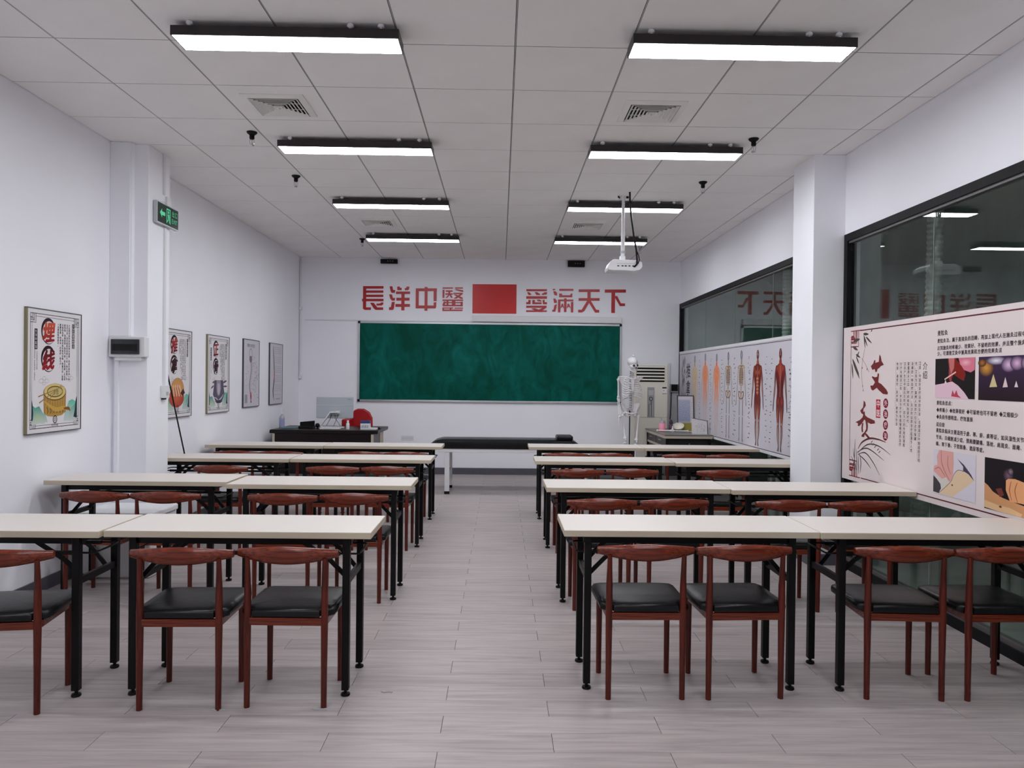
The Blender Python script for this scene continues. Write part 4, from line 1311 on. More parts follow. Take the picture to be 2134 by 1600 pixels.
def body_figure(A, u, v0, h, st, rnd):
    """an anatomical figure as flat print: outline, then strands of muscle, vessel or bone"""
    def P(x, y):
        return (u + x * h, v0 + y * h)
    m1, m2, m3, m4, lo = {
        'muscle': (lin(112, 34, 26), lin(168, 74, 48), lin(226, 190, 168), lin(74, 22, 22), lin(122, 104, 108)),
        'muscleback': (lin(104, 26, 28), lin(156, 60, 44), lin(220, 186, 168), lin(70, 18, 24), lin(116, 100, 108)),
        'nerve': (lin(218, 192, 156), lin(186, 140, 62), lin(226, 208, 164), lin(140, 100, 46), lin(208, 198, 190)),
        'organ': (lin(234, 148, 108), lin(226, 96, 50), lin(240, 190, 168), lin(170, 76, 44), lin(212, 194, 192)),
        'bone': (lin(206, 178, 120), lin(172, 124, 52), lin(220, 204, 170), lin(112, 82, 50), lin(148, 142, 150)),
    }[st]
    bony, red = st == 'bone', st.startswith('muscle')

    def tone(y):                       # colour of the print by height on the figure
        if red:
            a, b, t = (m1, lin(132, 72, 62), (0.45 - y) / 0.2) if y < 0.45 else (m1, m1, 0)
            if y < 0.25:
                a, b, t = lin(132, 72, 62), lo, (0.25 - y) / 0.1
        else:
            a, b, t = m1, lo, (0.62 - y) / 0.3
        t = min(1, max(0, t))
        return tuple(a[k] * (1 - t) + b[k] * t for k in range(3))
    half = [(0.028, 0.885), (0.030, 0.855), (0.085, 0.832), (0.112, 0.80), (0.104, 0.74), (0.094, 0.68), (0.076, 0.60), (0.080, 0.55), (0.096, 0.49),
            (0.094, 0.40), (0.076, 0.30), (0.066, 0.26), (0.072, 0.20), (0.060, 0.12), (0.036, 0.06), (0.046, 0.03), (0.060, 0.008)]
    inner = [(0.018, 0.008), (0.016, 0.06), (0.020, 0.14), (0.016, 0.22), (0.020, 0.27), (0.006, 0.38), (0.0, 0.46)]
    if not bony:
        for s in (-1, 1):
            rows = [y for x, y in half]
            A.up()
            pts, cols, fs = [], [], []
            for x, y in half:
                xi = float(np.interp(y, [q[1] for q in inner], [q[0] for q in inner])) if y < 0.46 else 0.0
                pts += [P(s * xi, y), P(s * x, y)]
                cols += [tone(y), tone(y)]
            fs = [(2 * k, 2 * k + 1, 2 * k + 3, 2 * k + 2) for k in range(len(half) - 1)]
            A.raw(pts, fs, cols)
            arm = [P(s * 0.100, 0.805), P(s * 0.128, 0.70), P(s * 0.140, 0.62), P(s * 0.160, 0.52), P(s * 0.174, 0.44), P(s * 0.182, 0.385)]
            A.stroke(arm, [0.046 * h, 0.044 * h, 0.036 * h, 0.036 * h, 0.018 * h, 0.022 * h, 0.006 * h], m1 if red else tone(0.55), lin(110, 92, 100) if red else lo)
    # head and neck
    hc = lin(120, 50, 46) if red else lin(168, 166, 176)
    A.ell(*P(0, 0.945), 0.034 * h, 0.052 * h, hc, lin(92, 44, 46) if red else lin(108, 106, 120), n=16)
    A.stroke([P(0, 0.90), P(0, 0.85)], [0.036 * h, 0.042 * h], m2 if not bony else lin(160, 150, 140))
    if red:
        for dx in (-0.013, 0.013):
            A.ell(*P(dx, 0.952), 0.007 * h, 0.005 * h, m3 if st == 'muscle' else m4, n=8)
        A.stroke([P(-0.012, 0.918), P(0.012, 0.918)], 0.004 * h, m4)
        A.stroke([P(0, 0.985), P(0, 0.93)], 0.006 * h, m3)
    if bony:
        for s in (-1, 1):
            A.stroke([P(s * 0.10, 0.81), P(s * 0.125, 0.66), P(s * 0.15, 0.52), P(s * 0.17, 0.40)], [0.014 * h, 0.009 * h, 0.012 * h, 0.010 * h, 0.020 * h], lin(176, 150, 120), lo)
            A.stroke([P(s * 0.055, 0.49), P(s * 0.055, 0.29)], [0.018 * h, 0.010 * h, 0.020 * h], lin(152, 142, 140), lin(140, 134, 142))
            A.stroke([P(s * 0.052, 0.275), P(s * 0.048, 0.05)], [0.020 * h, 0.010 * h, 0.012 * h], lo)
            A.stroke([P(s * 0.064, 0.265), P(s * 0.060, 0.06)], 0.004 * h, lo)
            A.stroke([P(s * 0.048, 0.05), P(s * 0.062, 0.012)], [0.016 * h, 0.034 * h], lo)
            A.stroke([P(0.0, 0.825), P(s * 0.05, 0.832), P(s * 0.10, 0.82)], 0.010 * h, m2)
            A.ell(*P(s * 0.098, 0.81), 0.018 * h, 0.016 * h, m2, m1, n=10)
            for k in range(10):
                v = 0.815 - k * 0.019
                w = 0.075 - abs(k - 5) * 0.004
                A.stroke([P(s * 0.006, v), P(s * w * 0.7, v + 0.002), P(s * w, v - 0.018), P(s * 0.02, v - 0.026)], 0.006 * h, rnd.choice([m2, m4, lin(150, 108, 52)]))
            A.stroke([P(s * 0.015, 0.535), P(s * 0.065, 0.55), P(s * 0.082, 0.525), P(s * 0.06, 0.485), P(s * 0.015, 0.47)], [0.008 * h, 0.018 * h, 0.018 * h, 0.010 * h], m2, m4)
        for k in range(17):
            A.ell(*P(0, 0.845 - k * 0.0195), (0.009 + 0.0004 * k) * h, 0.0075 * h, m1, m4, n=8)
        A.stroke([P(0, 0.53), P(0, 0.46)], [0.03 * h, 0.012 * h], m2)
    elif red:
        front = st == 'muscle'
        for s in (-1, 1):
            A.ell(*P(s * 0.094, 0.80), 0.030 * h, 0.036 * h, m2, m1, n=14)
            if front:
                A.ell(*P(s * 0.045, 0.765), 0.045 * h, 0.034 * h, lin(188, 92, 62), m1, n=14)
                for k in range(5):
                    A.ell(*P(s * 0.019, 0.70 - k * 0.036), 0.017 * h, 0.015 * h, lin(206, 150, 122), m2, n=10)
                for k in range(6):
                    A.stroke([P(s * 0.050, 0.70 - k * 0.026), P(s * 0.080, 0.715 - k * 0.030)], [0.003 * h, 0.010 * h, 0.003 * h], rnd.choice([m2, m4]))
            else:
                A.poly([P(0, 0.86), P(s * 0.09, 0.815), P(s * 0.05, 0.76), P(0, 0.66)], m2)
                A.poly([P(s * 0.10, 0.74), P(s * 0.085, 0.66), P(s * 0.012, 0.56), P(s * 0.012, 0.66), P(s * 0.05, 0.74)], m1)
                A.ell(*P(s * 0.048, 0.485), 0.044 * h, 0.050 * h, m2, m1, n=14)
                for k in range(5):
                    A.stroke([P(s * 0.095, 0.745 - k * 0.02), P(s * 0.02, 0.60 - k * 0.01)], [0.002 * h, 0.006 * h, 0.002 * h], m4)
            for k in range(5):                                   # thigh
                x = 0.022 + k * 0.015
                A.stroke([P(s * x, 0.45 - 0.01 * k), P(s * (x * 0.94), 0.36), P(s * (0.03 + k * 0.008), 0.285)], [0.002 * h, 0.013 * h, 0.003 * h], [m2, m4, lin(190, 120, 96), m2, m4][k])
            A.ell(*P(s * 0.046, 0.270), 0.016 * h, 0.018 * h, m3, lo, n=10)
            for k in range(4):                                   # shin
                x = 0.030 + k * 0.011
                A.stroke([P(s * x, 0.245), P(s * (x + 0.002), 0.17), P(s * (0.028 + k * 0.005), 0.06)], [0.003 * h, 0.011 * h, 0.002 * h], [lin(150, 96, 84), m3, lin(96, 70, 74), lo][k])
            for k in range(3):                                   # forearm
                A.stroke([P(s * (0.112 + k * 0.012), 0.76 - 0.02 * k), P(s * (0.134 + k * 0.008), 0.62), P(s * (0.160 + k * 0.005), 0.50)], [0.002 * h, 0.008 * h, 0.002 * h], [m2, m3, m4][k])
        A.stroke([P(0, 0.83), P(0, 0.53)], [0.004 * h, 0.009 * h, 0.006 * h], m3)
    else:
        for s in (-1, 1):
            for k in range(26):
                x0, y0 = rnd.uniform(0.004, 0.085), rnd.uniform(0.46, 0.83)
                A.stroke([P(s * x0, y0), P(s * (x0 + rnd.uniform(-0.012, 0.012)), y0 - rnd.uniform(0.02, 0.06))], [0.002 * h, 0.009 * h, 0.002 * h], rnd.choice([m2, m2, m3, m4]))
            for k in range(8):
                y0, x0 = rnd.uniform(0.12, 0.44), rnd.uniform(0.03, 0.06)
                A.stroke([P(s * x0, y0), P(s * (x0 - 0.004), y0 - 0.07)], [0.002 * h, 0.007 * h, 0.002 * h], rnd.choice([m3, lin(200, 164, 140)]))
    # captions at both sides
    for k in range(17):
        v = 0.06 + 0.88 * (k + rnd.random() * 0.6) / 17
        for s in (-1, 1):
            x = 0.22 + rnd.random() * 0.06
            wd_ = rnd.uniform(0.008, 0.02)
            A.rect(*(P(s * x - wd_, v - 0.0035)), *(P(s * x + wd_, v + 0.0035)), lin(92, 84, 92))


def far_poster():
    P0, L_, Z0, H_ = 10.95, 4.72, 0.70, 1.125
    t = thing('window_poster', 'long pale poster with a row of standing anatomical figures on the far window', 'poster', (XR - 0.014, P0, Z0))
    MB().box(-0.006, -L_, 0, 0.001, 0, H_).build('panel', MAT['greypaper'], t)
    for a in ((0, 0, L_, 0.022), (0, H_ - 0.03, L_, H_)):
        MB().box(-0.010, -a[2], a[1], -0.006, -a[0], a[3]).build('edge_strip', MAT['plastic'], t)
    A = Art(lambda u, v, w: (-0.0062 - w, -u, v))
    A.rect(0.02, H_ - 0.046, L_ - 0.02, H_ - 0.040, lin(70, 66, 72))
    A.rect(0.02, 0.030, L_ - 0.02, 0.036, lin(60, 56, 62))
    A.up()
    rnd = random.Random(3)
    for k in range(16):
        a = (0.10 + rnd.random() * 0.22, 0.72 + rnd.random() * 0.34)
        A.leaf(a, (a[0] + rnd.uniform(-0.08, 0.08), a[1] - rnd.uniform(0.06, 0.16)), 0.03, lin(92, 94, 98))
    A.stroke([(0.16, 1.05), (0.2, 0.8), (0.24, 0.55)], 0.012, lin(110, 112, 116))
    for k in range(7):
        A.leaf((0.16 + 0.03 * k, 0.32), (0.13 + 0.045 * k, 0.56), 0.02, lin(84, 86, 90))
    for k, ch in enumerate('推拿'):
        A.text(ch, 0.40, 0.76 - 0.24 * k, 0.22, lin(52, 48, 56), bold=True)
    A.text('长洋中医', 0.42, 0.44, 0.075, lin(60, 54, 62), vertical=True, bold=True)
    A.text('外治疗法', 0.54, 0.44, 0.06, lin(110, 60, 66), vertical=True, bold=True)
    for (u, st, v1) in ((0.86, 'nerve', 1.05), (1.38, 'organ', 1.06), (1.885, 'organ', 1.04), (2.35, 'bone', 1.045), (2.82, 'bone', 1.045), (3.34, 'muscle', 1.03), (3.96, 'muscleback', 1.02), (4.45, 'muscle', 1.02)):
        body_figure(A, u, 0.045, v1 - 0.045, st, rnd)
    A.build('printed_sheet', t)


far_poster()

# ================================================================== DESKS
def make_desk():
    t = thing('folding_desk', '', 'desk')
    W2, D2, H = 0.577, 0.205, DESK_H
    tp = MB().box(-W2, -D2, H - 0.028, W2, D2, H).build('tabletop', MAT['edge'], t, bev=0.002)
    MB().box(-W2 + 0.002, -D2 + 0.002, H, W2 - 0.002, D2 - 0.002, H + 0.0008).build('top_laminate', MAT['top'], tp)
    lx, ly = 0.465, 0.163
    zt = H - 0.028
    for y in (-0.150, 0.150):
        MB().box(-lx - 0.02, y - 0.012, zt - 0.034, lx + 0.02, y + 0.012, zt).build('frame_rail', MAT['black'], t)
    for sx in (-1, 1):
        for sy in (-1, 1):
            lg = MB().box(sx * lx - 0.016, sy * ly - 0.016, 0.026, sx * lx + 0.016, sy * ly + 0.016, zt).build('leg', MAT['black'], t, bev=0.003)
            MB().lathe([(0.019, 0), (0.021, 0.004), (0.019, 0.011), (0.007, 0.014), (0.007, 0.027)], 14, (sx * lx, sy * ly, 0)).build('levelling_foot', MAT['black'], lg, smooth=True)
        MB().bar((sx * lx, -ly + 0.014, 0.5), (sx * lx, ly - 0.014, 0.5), 0.018, 0.03).build('crossbar', MAT['black'], t)
        MB().bar((sx * lx, -ly + 0.014, zt - 0.016), (sx * lx, ly - 0.014, zt - 0.016), 0.02, 0.03).build('crossbar', MAT['black'], t)
        for sy in (-1, 1):
            MB().bar((sx * (lx - 0.012), sy * 0.10, 0.505), (sx * (lx - 0.085), sy * 0.115, 0.585), 0.02, 0.006, (0, 1, 0)).build('brace', MAT['black'], t)
            MB().bar((sx * (lx - 0.085), sy * 0.115, 0.585), (sx * (lx - 0.20), sy * 0.13, zt - 0.03), 0.02, 0.006, (0, 1, 0)).build('brace', MAT['black'], t)
        MB().tube([(sx * (lx - 0.05), -0.11, 0.612), (sx * (lx + 0.03), -0.11, 0.612), (sx * (lx + 0.045), -0.10, 0.612), (sx * (lx + 0.045), 0.10, 0.612),
                   (sx * (lx + 0.03), 0.11, 0.612), (sx * (lx - 0.05), 0.11, 0.612)], 0.0045, 8).build('shelf_loop', MAT['black'], t, smooth=True)
    for y in (-0.11, 0.11):
        MB().box(-lx + 0.04, y - 0.008, 0.604, lx - 0.04, y + 0.008, 0.620).build('shelf_rail', MAT['black'], t)
    return t


ROWN = ['nearest row', 'second row', 'third row', 'farthest row']
desk0 = make_desk()
first = True
DESKS = {}
for side, r, xa, ya, xb, yb in (
        ('right', 0, 0.871, 3.575, 2.027, 3.568), ('right', 1, 0.873, 4.905, 2.029, 4.865), ('right', 2, 0.873, 6.425, 2.029, 6.37), ('right', 3, 0.871, 7.72, 2.028, 7.72),
        ('left', 0, -1.132, 3.487, -2.296, 3.465), ('left', 1, -1.128, 4.93, -2.31, 5.02), ('left', 2, -1.143, 6.42, -2.306, 6.40), ('left', 3, -1.150, 7.64, -2.31, 7.62)):
    for (x, y, where) in ((xa, ya, 'beside the aisle'), (xb, yb, 'beside the glass partition' if side == 'right' else 'beside the left wall')):
        o = desk0 if first else copy_tree(desk0)
        first = False
        o.location = (x, y, 0)
        o.rotation_euler.z = random.uniform(-0.001, 0.001)
        o['label'] = 'cream-topped folding desk %s of the aisle, %s, %s' % (side, ROWN[r], where)
        o['group'] = 'folding desks in rows'

# ================================================================== CHAIRS
def make_chair():
    t = thing('wooden_chair', '', 'chair')
    lx, ly = 0.163, 0.15
    for sx in (-1, 1):
        MB().tube([(sx * lx, -ly, 0), (sx * lx, -ly, 0.18), (sx * lx, -ly, 0.36), (sx * lx, -ly, 0.50), (sx * lx, -ly - 0.004, 0.58), (sx * lx, -ly - 0.008, 0.636)],
                  [0.0125, 0.0135, 0.0155, 0.0145, 0.0115, 0.0100], 12).build('leg', MAT['woodz'], t, smooth=True)
        MB().tube([(sx * lx, ly, 0), (sx * lx, ly, 0.18), (sx * lx, ly, 0.372)], [0.0125, 0.0135, 0.015], 12).build('leg', MAT['woodz'], t, smooth=True)
    sf = MB()
    for sy in (-1, 1):
        sf.box(-lx, sy * ly - 0.010, 0.350, lx, sy * ly + 0.010, 0.382)
    for sx in (-1, 1):
        sf.box(sx * lx - 0.010, -ly, 0.350, sx * lx + 0.010, ly, 0.382)
    sf.build('seat_frame', MAT['wood'], t, bev=0.003)
    # cushion
    base = [(-0.143, -0.158), (0.143, -0.158), (0.145, -0.130), (0.184, -0.126), (0.196, -0.115), (0.198, 0.0), (0.200, 0.17), (0.190, 0.198), (0.165, 0.208),
            (0.0, 0.212), (-0.165, 0.208), (-0.190, 0.198), (-0.200, 0.17), (-0.198, 0.0), (-0.196, -0.115), (-0.184, -0.126), (-0.145, -0.130)]
    rings = []
    for k, z in ((0.96, 0.382), (1.0, 0.387), (1.005, 0.396), (1.0, 0.407), (0.975, 0.415), (0.92, 0.420), (0.75, 0.4235), (0.4, 0.426), (0.05, 0.427)):
        rings.append([(x * k, 0.02 + (y - 0.02) * k, z) for x, y in base])
    MB().loft(rings).build('seat', MAT['leather'], t, smooth=True)
    # horn-shaped crest rail
    rings = []
    NS = 25
    for k in range(NS):
        q = -1 + 2 * k / (NS - 1)
        x = q * 0.214
        a = abs(q)
        bulge = 1 - a ** 1.7
        hh = 0.0160 + 0.0222 * bulge
        th = 0.0140 + 0.0050 * bulge
        zc = 0.651 - 0.003 * bulge
        yc = -ly - 0.010 + 0.055 * max(0, a - 0.25) ** 1.6 - 0.008 * bulge
        ring = []
        for i in range(16):
            s = 2 * PI * i / 16
            ring.append((x, yc + th * math.cos(s), zc + hh * math.sin(s)))
        rings.append(ring)
    MB().loft(rings).build('backrest', MAT['wood'], t, smooth=True)
    return t


NTH = ['first', 'second', 'third', 'fourth']
chair0 = make_chair()
first = True
CH_POS = [
    ('right', 0, [(0.650, 3.448, 0.01), (1.086, 3.455, 0.05), (1.81, 3.453, -0.05), (2.243, 3.45, 0.02)]),
    ('right', 1, [(0.628, 4.715, 0.0), (1.066, 4.73, 0.09), (1.792, 4.72, -0.02), (2.23, 4.72, 0.04)]),
    ('right', 2, [(0.634, 6.22, 0.01), (1.085, 6.26, 0.0), (1.83, 6.25, -0.04)]),
    ('right', 3, [(0.660, 7.56, 0.0), (1.100, 7.56, 0.03), (1.822, 7.56, 0.0), (2.262, 7.56, 0.0)]),
    ('left', 0, [(-0.892, 3.345, -0.02), (-1.334, 3.318, 0.02), (-2.075, 3.25, 0.14)]),
    ('left', 1, [(-0.902, 4.835, 0.0), (-1.336, 4.80, 0.0), (-2.068, 4.83, 0.0), (-2.503, 4.83, -0.04)]),
    ('left', 2, [(-0.905, 6.27, -0.04), (-1.355, 6.26, 0.02), (-2.25, 6.24, 0.02)]),
    ('left', 3, [(-0.915, 7.47, 0.0), (-1.355, 7.47, 0.03), (-2.11, 7.45, -0.02), (-2.55, 7.45, 0.03)]),
]
for side, r, lst in CH_POS:
    for k, (x, y, rz) in enumerate(lst):
        o = chair0 if first else copy_tree(chair0)
        first = False
        o.location = (x, y, 0)
        o.rotation_euler.z = rz
        o['label'] = 'red-brown wooden chair, %s from the aisle, %s of the aisle, %s' % (NTH[k], side, ROWN[r])
        o['group'] = 'wooden chairs at the desks'

# ================================================================== WHITE CHEST BEHIND THE LEFT DESKS
ch = thing('storage_chest', 'low white lidded chest by the left wall behind the second row of desks', 'chest', (-2.65, 5.42, 0))
MB().box(-0.25, -0.20, 0.0, 0.25, 0.22, 0.40).build('body', MAT['plastic'], ch, bev=0.012)
MB().box(-0.262, -0.212, 0.404, 0.262, 0.232, 0.45).build('lid', MAT['plastic'], ch, bev=0.012)
MB().box(-0.245, -0.195, 0.39, 0.245, 0.215, 0.41).build('lid_gap_shade', MAT['acgrey'], ch)  # grey filler paints the shadow line between body and lid

tag(MB().tube([(-2.700, 6.50, DESK_H + 0.004), (-2.76, 6.50, 1.0), (-2.931, 6.50, 1.78)], 0.0065, 8).build('pointer_stick', MAT['black'], smooth=True),
    'thin black stick leaning on the left wall beside the left pillar, standing on a desk', 'stick')

# ================================================================== TEACHER DESK AND WHAT STANDS ON IT
td = thing('teacher_desk', 'dark brown teacher desk in the far left corner', 'desk', (-2.17, 9.78, 0))
TZ = 0.745
tpd = MB().prism([(-0.68, TZ - 0.045), (0.655, TZ - 0.045), (0.66, TZ - 0.02), (0.66, TZ), (-0.67, TZ), (-0.68, TZ - 0.01)], lambda u, v, w: (u, w, v), -0.42, 0.44)
tpd.build('tabletop', MAT['desk'], td, bev=0.006)
MB().box(-0.617, -0.405, 0.05, 0.571, -0.385, TZ - 0.046).build('front_panel', MAT['desk'], td)
MB().box(-0.645, -0.38, 0, -0.62, 0.40, TZ - 0.046).build('side_panel', MAT['desk'], td)
MB().box(0.575, -0.38, 0, 0.60, 0.40, TZ - 0.046).build('side_panel', MAT['desk'], td)
for x in (-0.648, 0.572):
    MB().box(x, -0.405, 0, x + 0.03, -0.3805, TZ - 0.05).build('edge_trim', MAT['beige'], td)
MB().box(0.601, 0.10, 0, 0.604, 0.36, TZ - 0.05).build('edge_trim', MAT['beige'], td)

mo = thing('desktop_monitor', 'silver all-in-one computer monitor seen from behind on the teacher desk', 'monitor', (-2.14, 9.80, TZ))
bk = MB()
rings = []
for y, k in ((0.012, 1.0), (0.0, 1.0), (-0.010, 0.995), (-0.020, 0.975), (-0.0215, 0.3)):
    rings.append([(x * k, y, 0.263 + (z - 0.263) * k) for x, z in ((-0.237, 0.13), (-0.225, 0.122), (0.225, 0.122), (0.237, 0.13), (0.237, 0.40), (-0.237, 0.40))])
bk.loft(rings)
bko = bk.build('display_back', MAT['imac'], mo, bev=0.003)
MB().box(-0.230, -0.0225, 0.292, 0.230, -0.008, 0.295).build('seam', MAT['plastic'], bko)
for x in (0.185, 0.20, 0.222):
    MB().box(x - 0.012, -0.0222, 0.368, x - 0.004, -0.008, 0.374).build('logo_mark', MAT['dark'], bko)
MB().box(-0.23, 0.0121, 0.135, 0.23, 0.0135, 0.395).build('screen', MAT['dark'], bko)
st = MB()
path = [(0.045, 0.203), (-0.045, 0.203), (-0.165, 0.03), (-0.158, 0.012), (-0.13, 0.010), (0.13, 0.010)]
for a, b in zip(path[:-1], path[1:]):
    st.bar((a[0], -0.055, a[1]), (b[0], -0.055, b[1]), 0.016, 0.05, (0, 1, 0))
st.bar((0.045, -0.055, 0.203), (0.045, -0.02, 0.203), 0.05, 0.03)
st.build('stand', MAT['plastic'], mo, bev=0.003)
MB().box(-0.05, -0.047, 0.168, 0.065, -0.02, 0.186).build('port_block', MAT['acgrey'], mo)
for x0, x1, z1 in ((-0.03, -0.09, 0.03), (0.01, 0.09, 0.03), (0.05, 0.0, 0.02), (-0.035, -0.06, 0.09)):
    MB().tube([(x0, -0.05, 0.172), (x0 + (x1 - x0) * 0.2, -0.075, 0.12), (x1, -0.08, z1)], 0.0028, 6).build('cable', MAT['black'], mo, smooth=True)

kb = thing('keyboard', 'white keyboard lying on the teacher desk below the monitor', 'keyboard', (-2.12, 9.56, TZ))
MB().box(-0.15, -0.05, 0, 0.11, 0.05, 0.018).build('case', MAT['plastic'], kb, bev=0.004)
for r in range(4):
    MB().box(-0.14, -0.04 + r * 0.021, 0.018, 0.10, -0.023 + r * 0.021, 0.022).build('key_row', MAT['greyplastic'], kb)
pb_ = thing('pump_bottle', 'clear pump bottle with violet label at the left end of the teacher desk', 'bottle', (-2.80, 9.72, TZ))
MB().lathe([(0.030, 0), (0.034, 0.004), (0.034, 0.12), (0.028, 0.145), (0.013, 0.16), (0.013, 0.172)], 16).build('bottle_body', MAT['clear'], pb_, smooth=True)
MB().lathe([(0.0346, 0.02), (0.0346, 0.115)], 16).build('bottle_label', MAT['violet'], pb_, smooth=True)
MB().lathe([(0.015, 0.172), (0.015, 0.195), (0.005, 0.197), (0.005, 0.225), (0.011, 0.227), (0.009, 0.245), (0.003, 0.248)], 12).build('pump', MAT['plastic'], pb_, smooth=True)
MB().bar((0, 0, 0.236), (-0.035, -0.015, 0.232), 0.008, 0.008).build('nozzle', MAT['plastic'], pb_)
bx = thing('black_case', 'black open case on the teacher desk left of the monitor', 'case', (-2.46, 9.62, TZ))
MB().box(-0.088, -0.06, 0, 0.10, 0.06, 0.03).build('base', MAT['black'], bx, bev=0.004)
MB().prism([(-0.09, 0.03), (0.095, 0.03), (0.095, 0.098), (-0.09, 0.08)], lambda u, v, w: (u, w, v), 0.03, 0.05).build('lid', MAT['black'], bx, bev=0.003)
cu_ = thing('desk_camera', 'small round black webcam on the teacher desk left of the monitor stand', 'webcam', (-2.315, 9.60, TZ))
MB().lathe([(0.03, 0), (0.03, 0.006), (0.01, 0.01), (0.01, 0.02)], 14).build('foot', MAT['black'], cu_, smooth=True)
MB().ell((0, 0, 0.044), (0.03, 0.028, 0.028)).build('head', MAT['black'], cu_, smooth=True)
tag(MB().box(-2.75, 9.50, TZ, -2.57, 9.62, TZ + 0.014).build('folder', MAT['teal'], bev=0.002), 'thin teal folder lying at the left of the teacher desk', 'folder')
wbt = thing('small_bottle', 'small white bottle on the teacher desk in front of the red chair', 'bottle', (-1.915, 9.52, TZ))
MB().lathe([(0.020, 0), (0.022, 0.004), (0.022, 0.07), (0.012, 0.085), (0.012, 0.09)], 14).build('bottle_body', MAT['plastic'], wbt, smooth=True)
MB().lathe([(0.014, 0.09), (0.014, 0.108), (0.01, 0.112)], 12).build('cap', MAT['plastic'], wbt, smooth=True)
tb = thing('tissue_box', 'small white and blue printed box on the teacher desk by the red chair', 'box', (-1.70, 9.55, TZ))
MB().box(-0.055, -0.045, 0, 0.06, 0.045, 0.075).build('carton', MAT['plastic'], tb, bev=0.002)
MB().box(-0.06, -0.02, 0.075, 0.06, 0.05, 0.11).build('upper_carton', MAT['blue'], tb, bev=0.002)
a = Art(lambda u, v, w: (u, -0.0452 - w, v))
for k in range(6):
    a.stroke([(-0.04 + k * 0.015, 0.02), (-0.03 + k * 0.014, 0.055)], 0.006, [lin(120, 150, 170), lin(70, 90, 130)][k % 2])
a.build('print', tb)
tag(MB().box(-1.64, 9.50, TZ, -1.55, 9.60, TZ + 0.022).build('notebook', MAT['plastic'], bev=0.002), 'small white notepad at the right end of the teacher desk', 'notepad')
tag(MB().box(-1.60, 9.63, TZ, -1.53, 9.72, TZ + 0.02).build('phone', MAT['black'], bev=0.004), 'small black gadget at the right edge of the teacher desk', 'gadget')

rch = thing('office_chair', 'red office chair behind the teacher desk beside the monitor', 'chair', (-1.93, 10.52, 0), 0.0)
bp_ = [(-0.12, 0.60), (0.14, 0.60), (0.155, 0.72), (0.15, 0.84), (0.11, 0.92), (0.03, 0.965), (-0.05, 0.965), (-0.11, 0.94), (-0.13, 0.80)]
MB().prism(bp_, lambda u, v, w: (u, w, v), 0.0, 0.06).build('backrest', MAT['redvinyl'], rch, bev=0.015)
MB().prism([(-0.22, 0.44), (0.2, 0.44), (0.21, 0.50), (0.18, 0.52), (-0.2, 0.52), (-0.23, 0.50)], lambda u, v, w: (u, w, v), -0.30, 0.10).build('seat', MAT['redvinyl'], rch, bev=0.015)
MB().box(-0.23, -0.22, 0.66, -0.12, 0.06, 0.83).build('armrest', MAT['redvinyl'], rch, bev=0.02)
MB().bar((0, 0.04, 0.44), (0, 0.05, 0.62), 0.05, 0.02, (0, 1, 0)).build('back_bracket', MAT['black'], rch)
MB().lathe([(0.03, 0.10), (0.03, 0.28), (0.02, 0.28), (0.02, 0.44)], 12, (0, -0.1, 0)).build('gas_lift', MAT['black'], rch, smooth=True)
for k in range(5):
    a_ = k * 2 * PI / 5 + 0.3
    lg = MB().bar((0, -0.1, 0.10), (0.24 * math.cos(a_), -0.1 + 0.24 * math.sin(a_), 0.075), 0.035, 0.03).build('leg', MAT['black'], rch)
    MB().lathe([(0.025, -0.012), (0.025, 0.012)], 12, (0.24 * math.cos(a_), -0.1 + 0.24 * math.sin(a_), 0.026), 'x').build('castor', MAT['black'], lg)

# ================================================================== TREATMENT BED
bd = thing('treatment_bed', 'long black-topped treatment bed with white legs in front of the chalkboard', 'treatment bed', (0.06, 9.42, 0))
rings = []
for q, s, z0 in ((-0.925, 0.30, 0.0), (-0.90, 0.5, 0.0), (-0.86, 0.78, 0), (-0.80, 0.95, 0), (-0.76, 1.0, 0), (0.78, 1.0, 0), (0.84, 0.94, 0), (0.89, 0.75, 0), (0.92, 0.4, 0)):
    zt = 0.553 + 0.10 * s
    rings.append([(q, -0.30, 0.553), (q, -0.315, 0.56 + 0.02 * s), (q, -0.31, zt - 0.02 * s), (q, -0.27, zt), (q, 0.27, zt), (q, 0.31, zt - 0.02 * s), (q, 0.315, 0.56 + 0.02 * s), (q, 0.30, 0.553)])
MB().loft(rings).build('mattress', MAT['leather'], bd, smooth=True)
for y in (-0.29, 0.262):
    MB().box(-0.80, y, 0.508, 0.80, y + 0.028, 0.552).build('side_rail', MAT['plastic'], bd, bev=0.003)
for x in (-0.80, 0.772):
    MB().box(x, -0.262, 0.508, x + 0.028, 0.262, 0.552).build('end_rail', MAT['plastic'], bd, bev=0.003)
for x in (-0.695, 0.695):
    for y in (-0.27, 0.262):
        lg = MB().box(x - 0.029, y - 0.012, 0.03, x + 0.029, y + 0.012, 0.508).build('leg', MAT['plastic'], bd, bev=0.003)
        MB().box(x - 0.032, y - 0.016, 0, x + 0.032, y + 0.016, 0.034).build('foot_cap', MAT['black'], lg, bev=0.003)
    MB().bar((x, -0.25, 0.25), (x, 0.25, 0.25), 0.02, 0.02).build('crossbar', MAT['plastic'], bd)
tag(MB().box(0.70, 9.22, 0.6535, 0.90, 9.50, 0.712).build('bed_pillow', MAT['leather'], bev=0.018), 'small black pillow on the right end of the treatment bed', 'pillow')

# ================================================================== SKELETON
sk = thing('skeleton_model', 'white life-size skeleton model with one arm, on a black pole beside the air conditioner', 'skeleton', (1.735, 10.0, 0), 0.12)
B = MAT['bone']
R3 = Matrix.Rotation
# skull, turned and tilted to the right
sr = Matrix.Rotation(0.30, 3, 'Z') @ Matrix.Rotation(0.20, 3, 'X') @ Matrix.Rotation(-0.10, 3, 'Y')
sc0 = Vector((0.022, -0.01, 1.625))


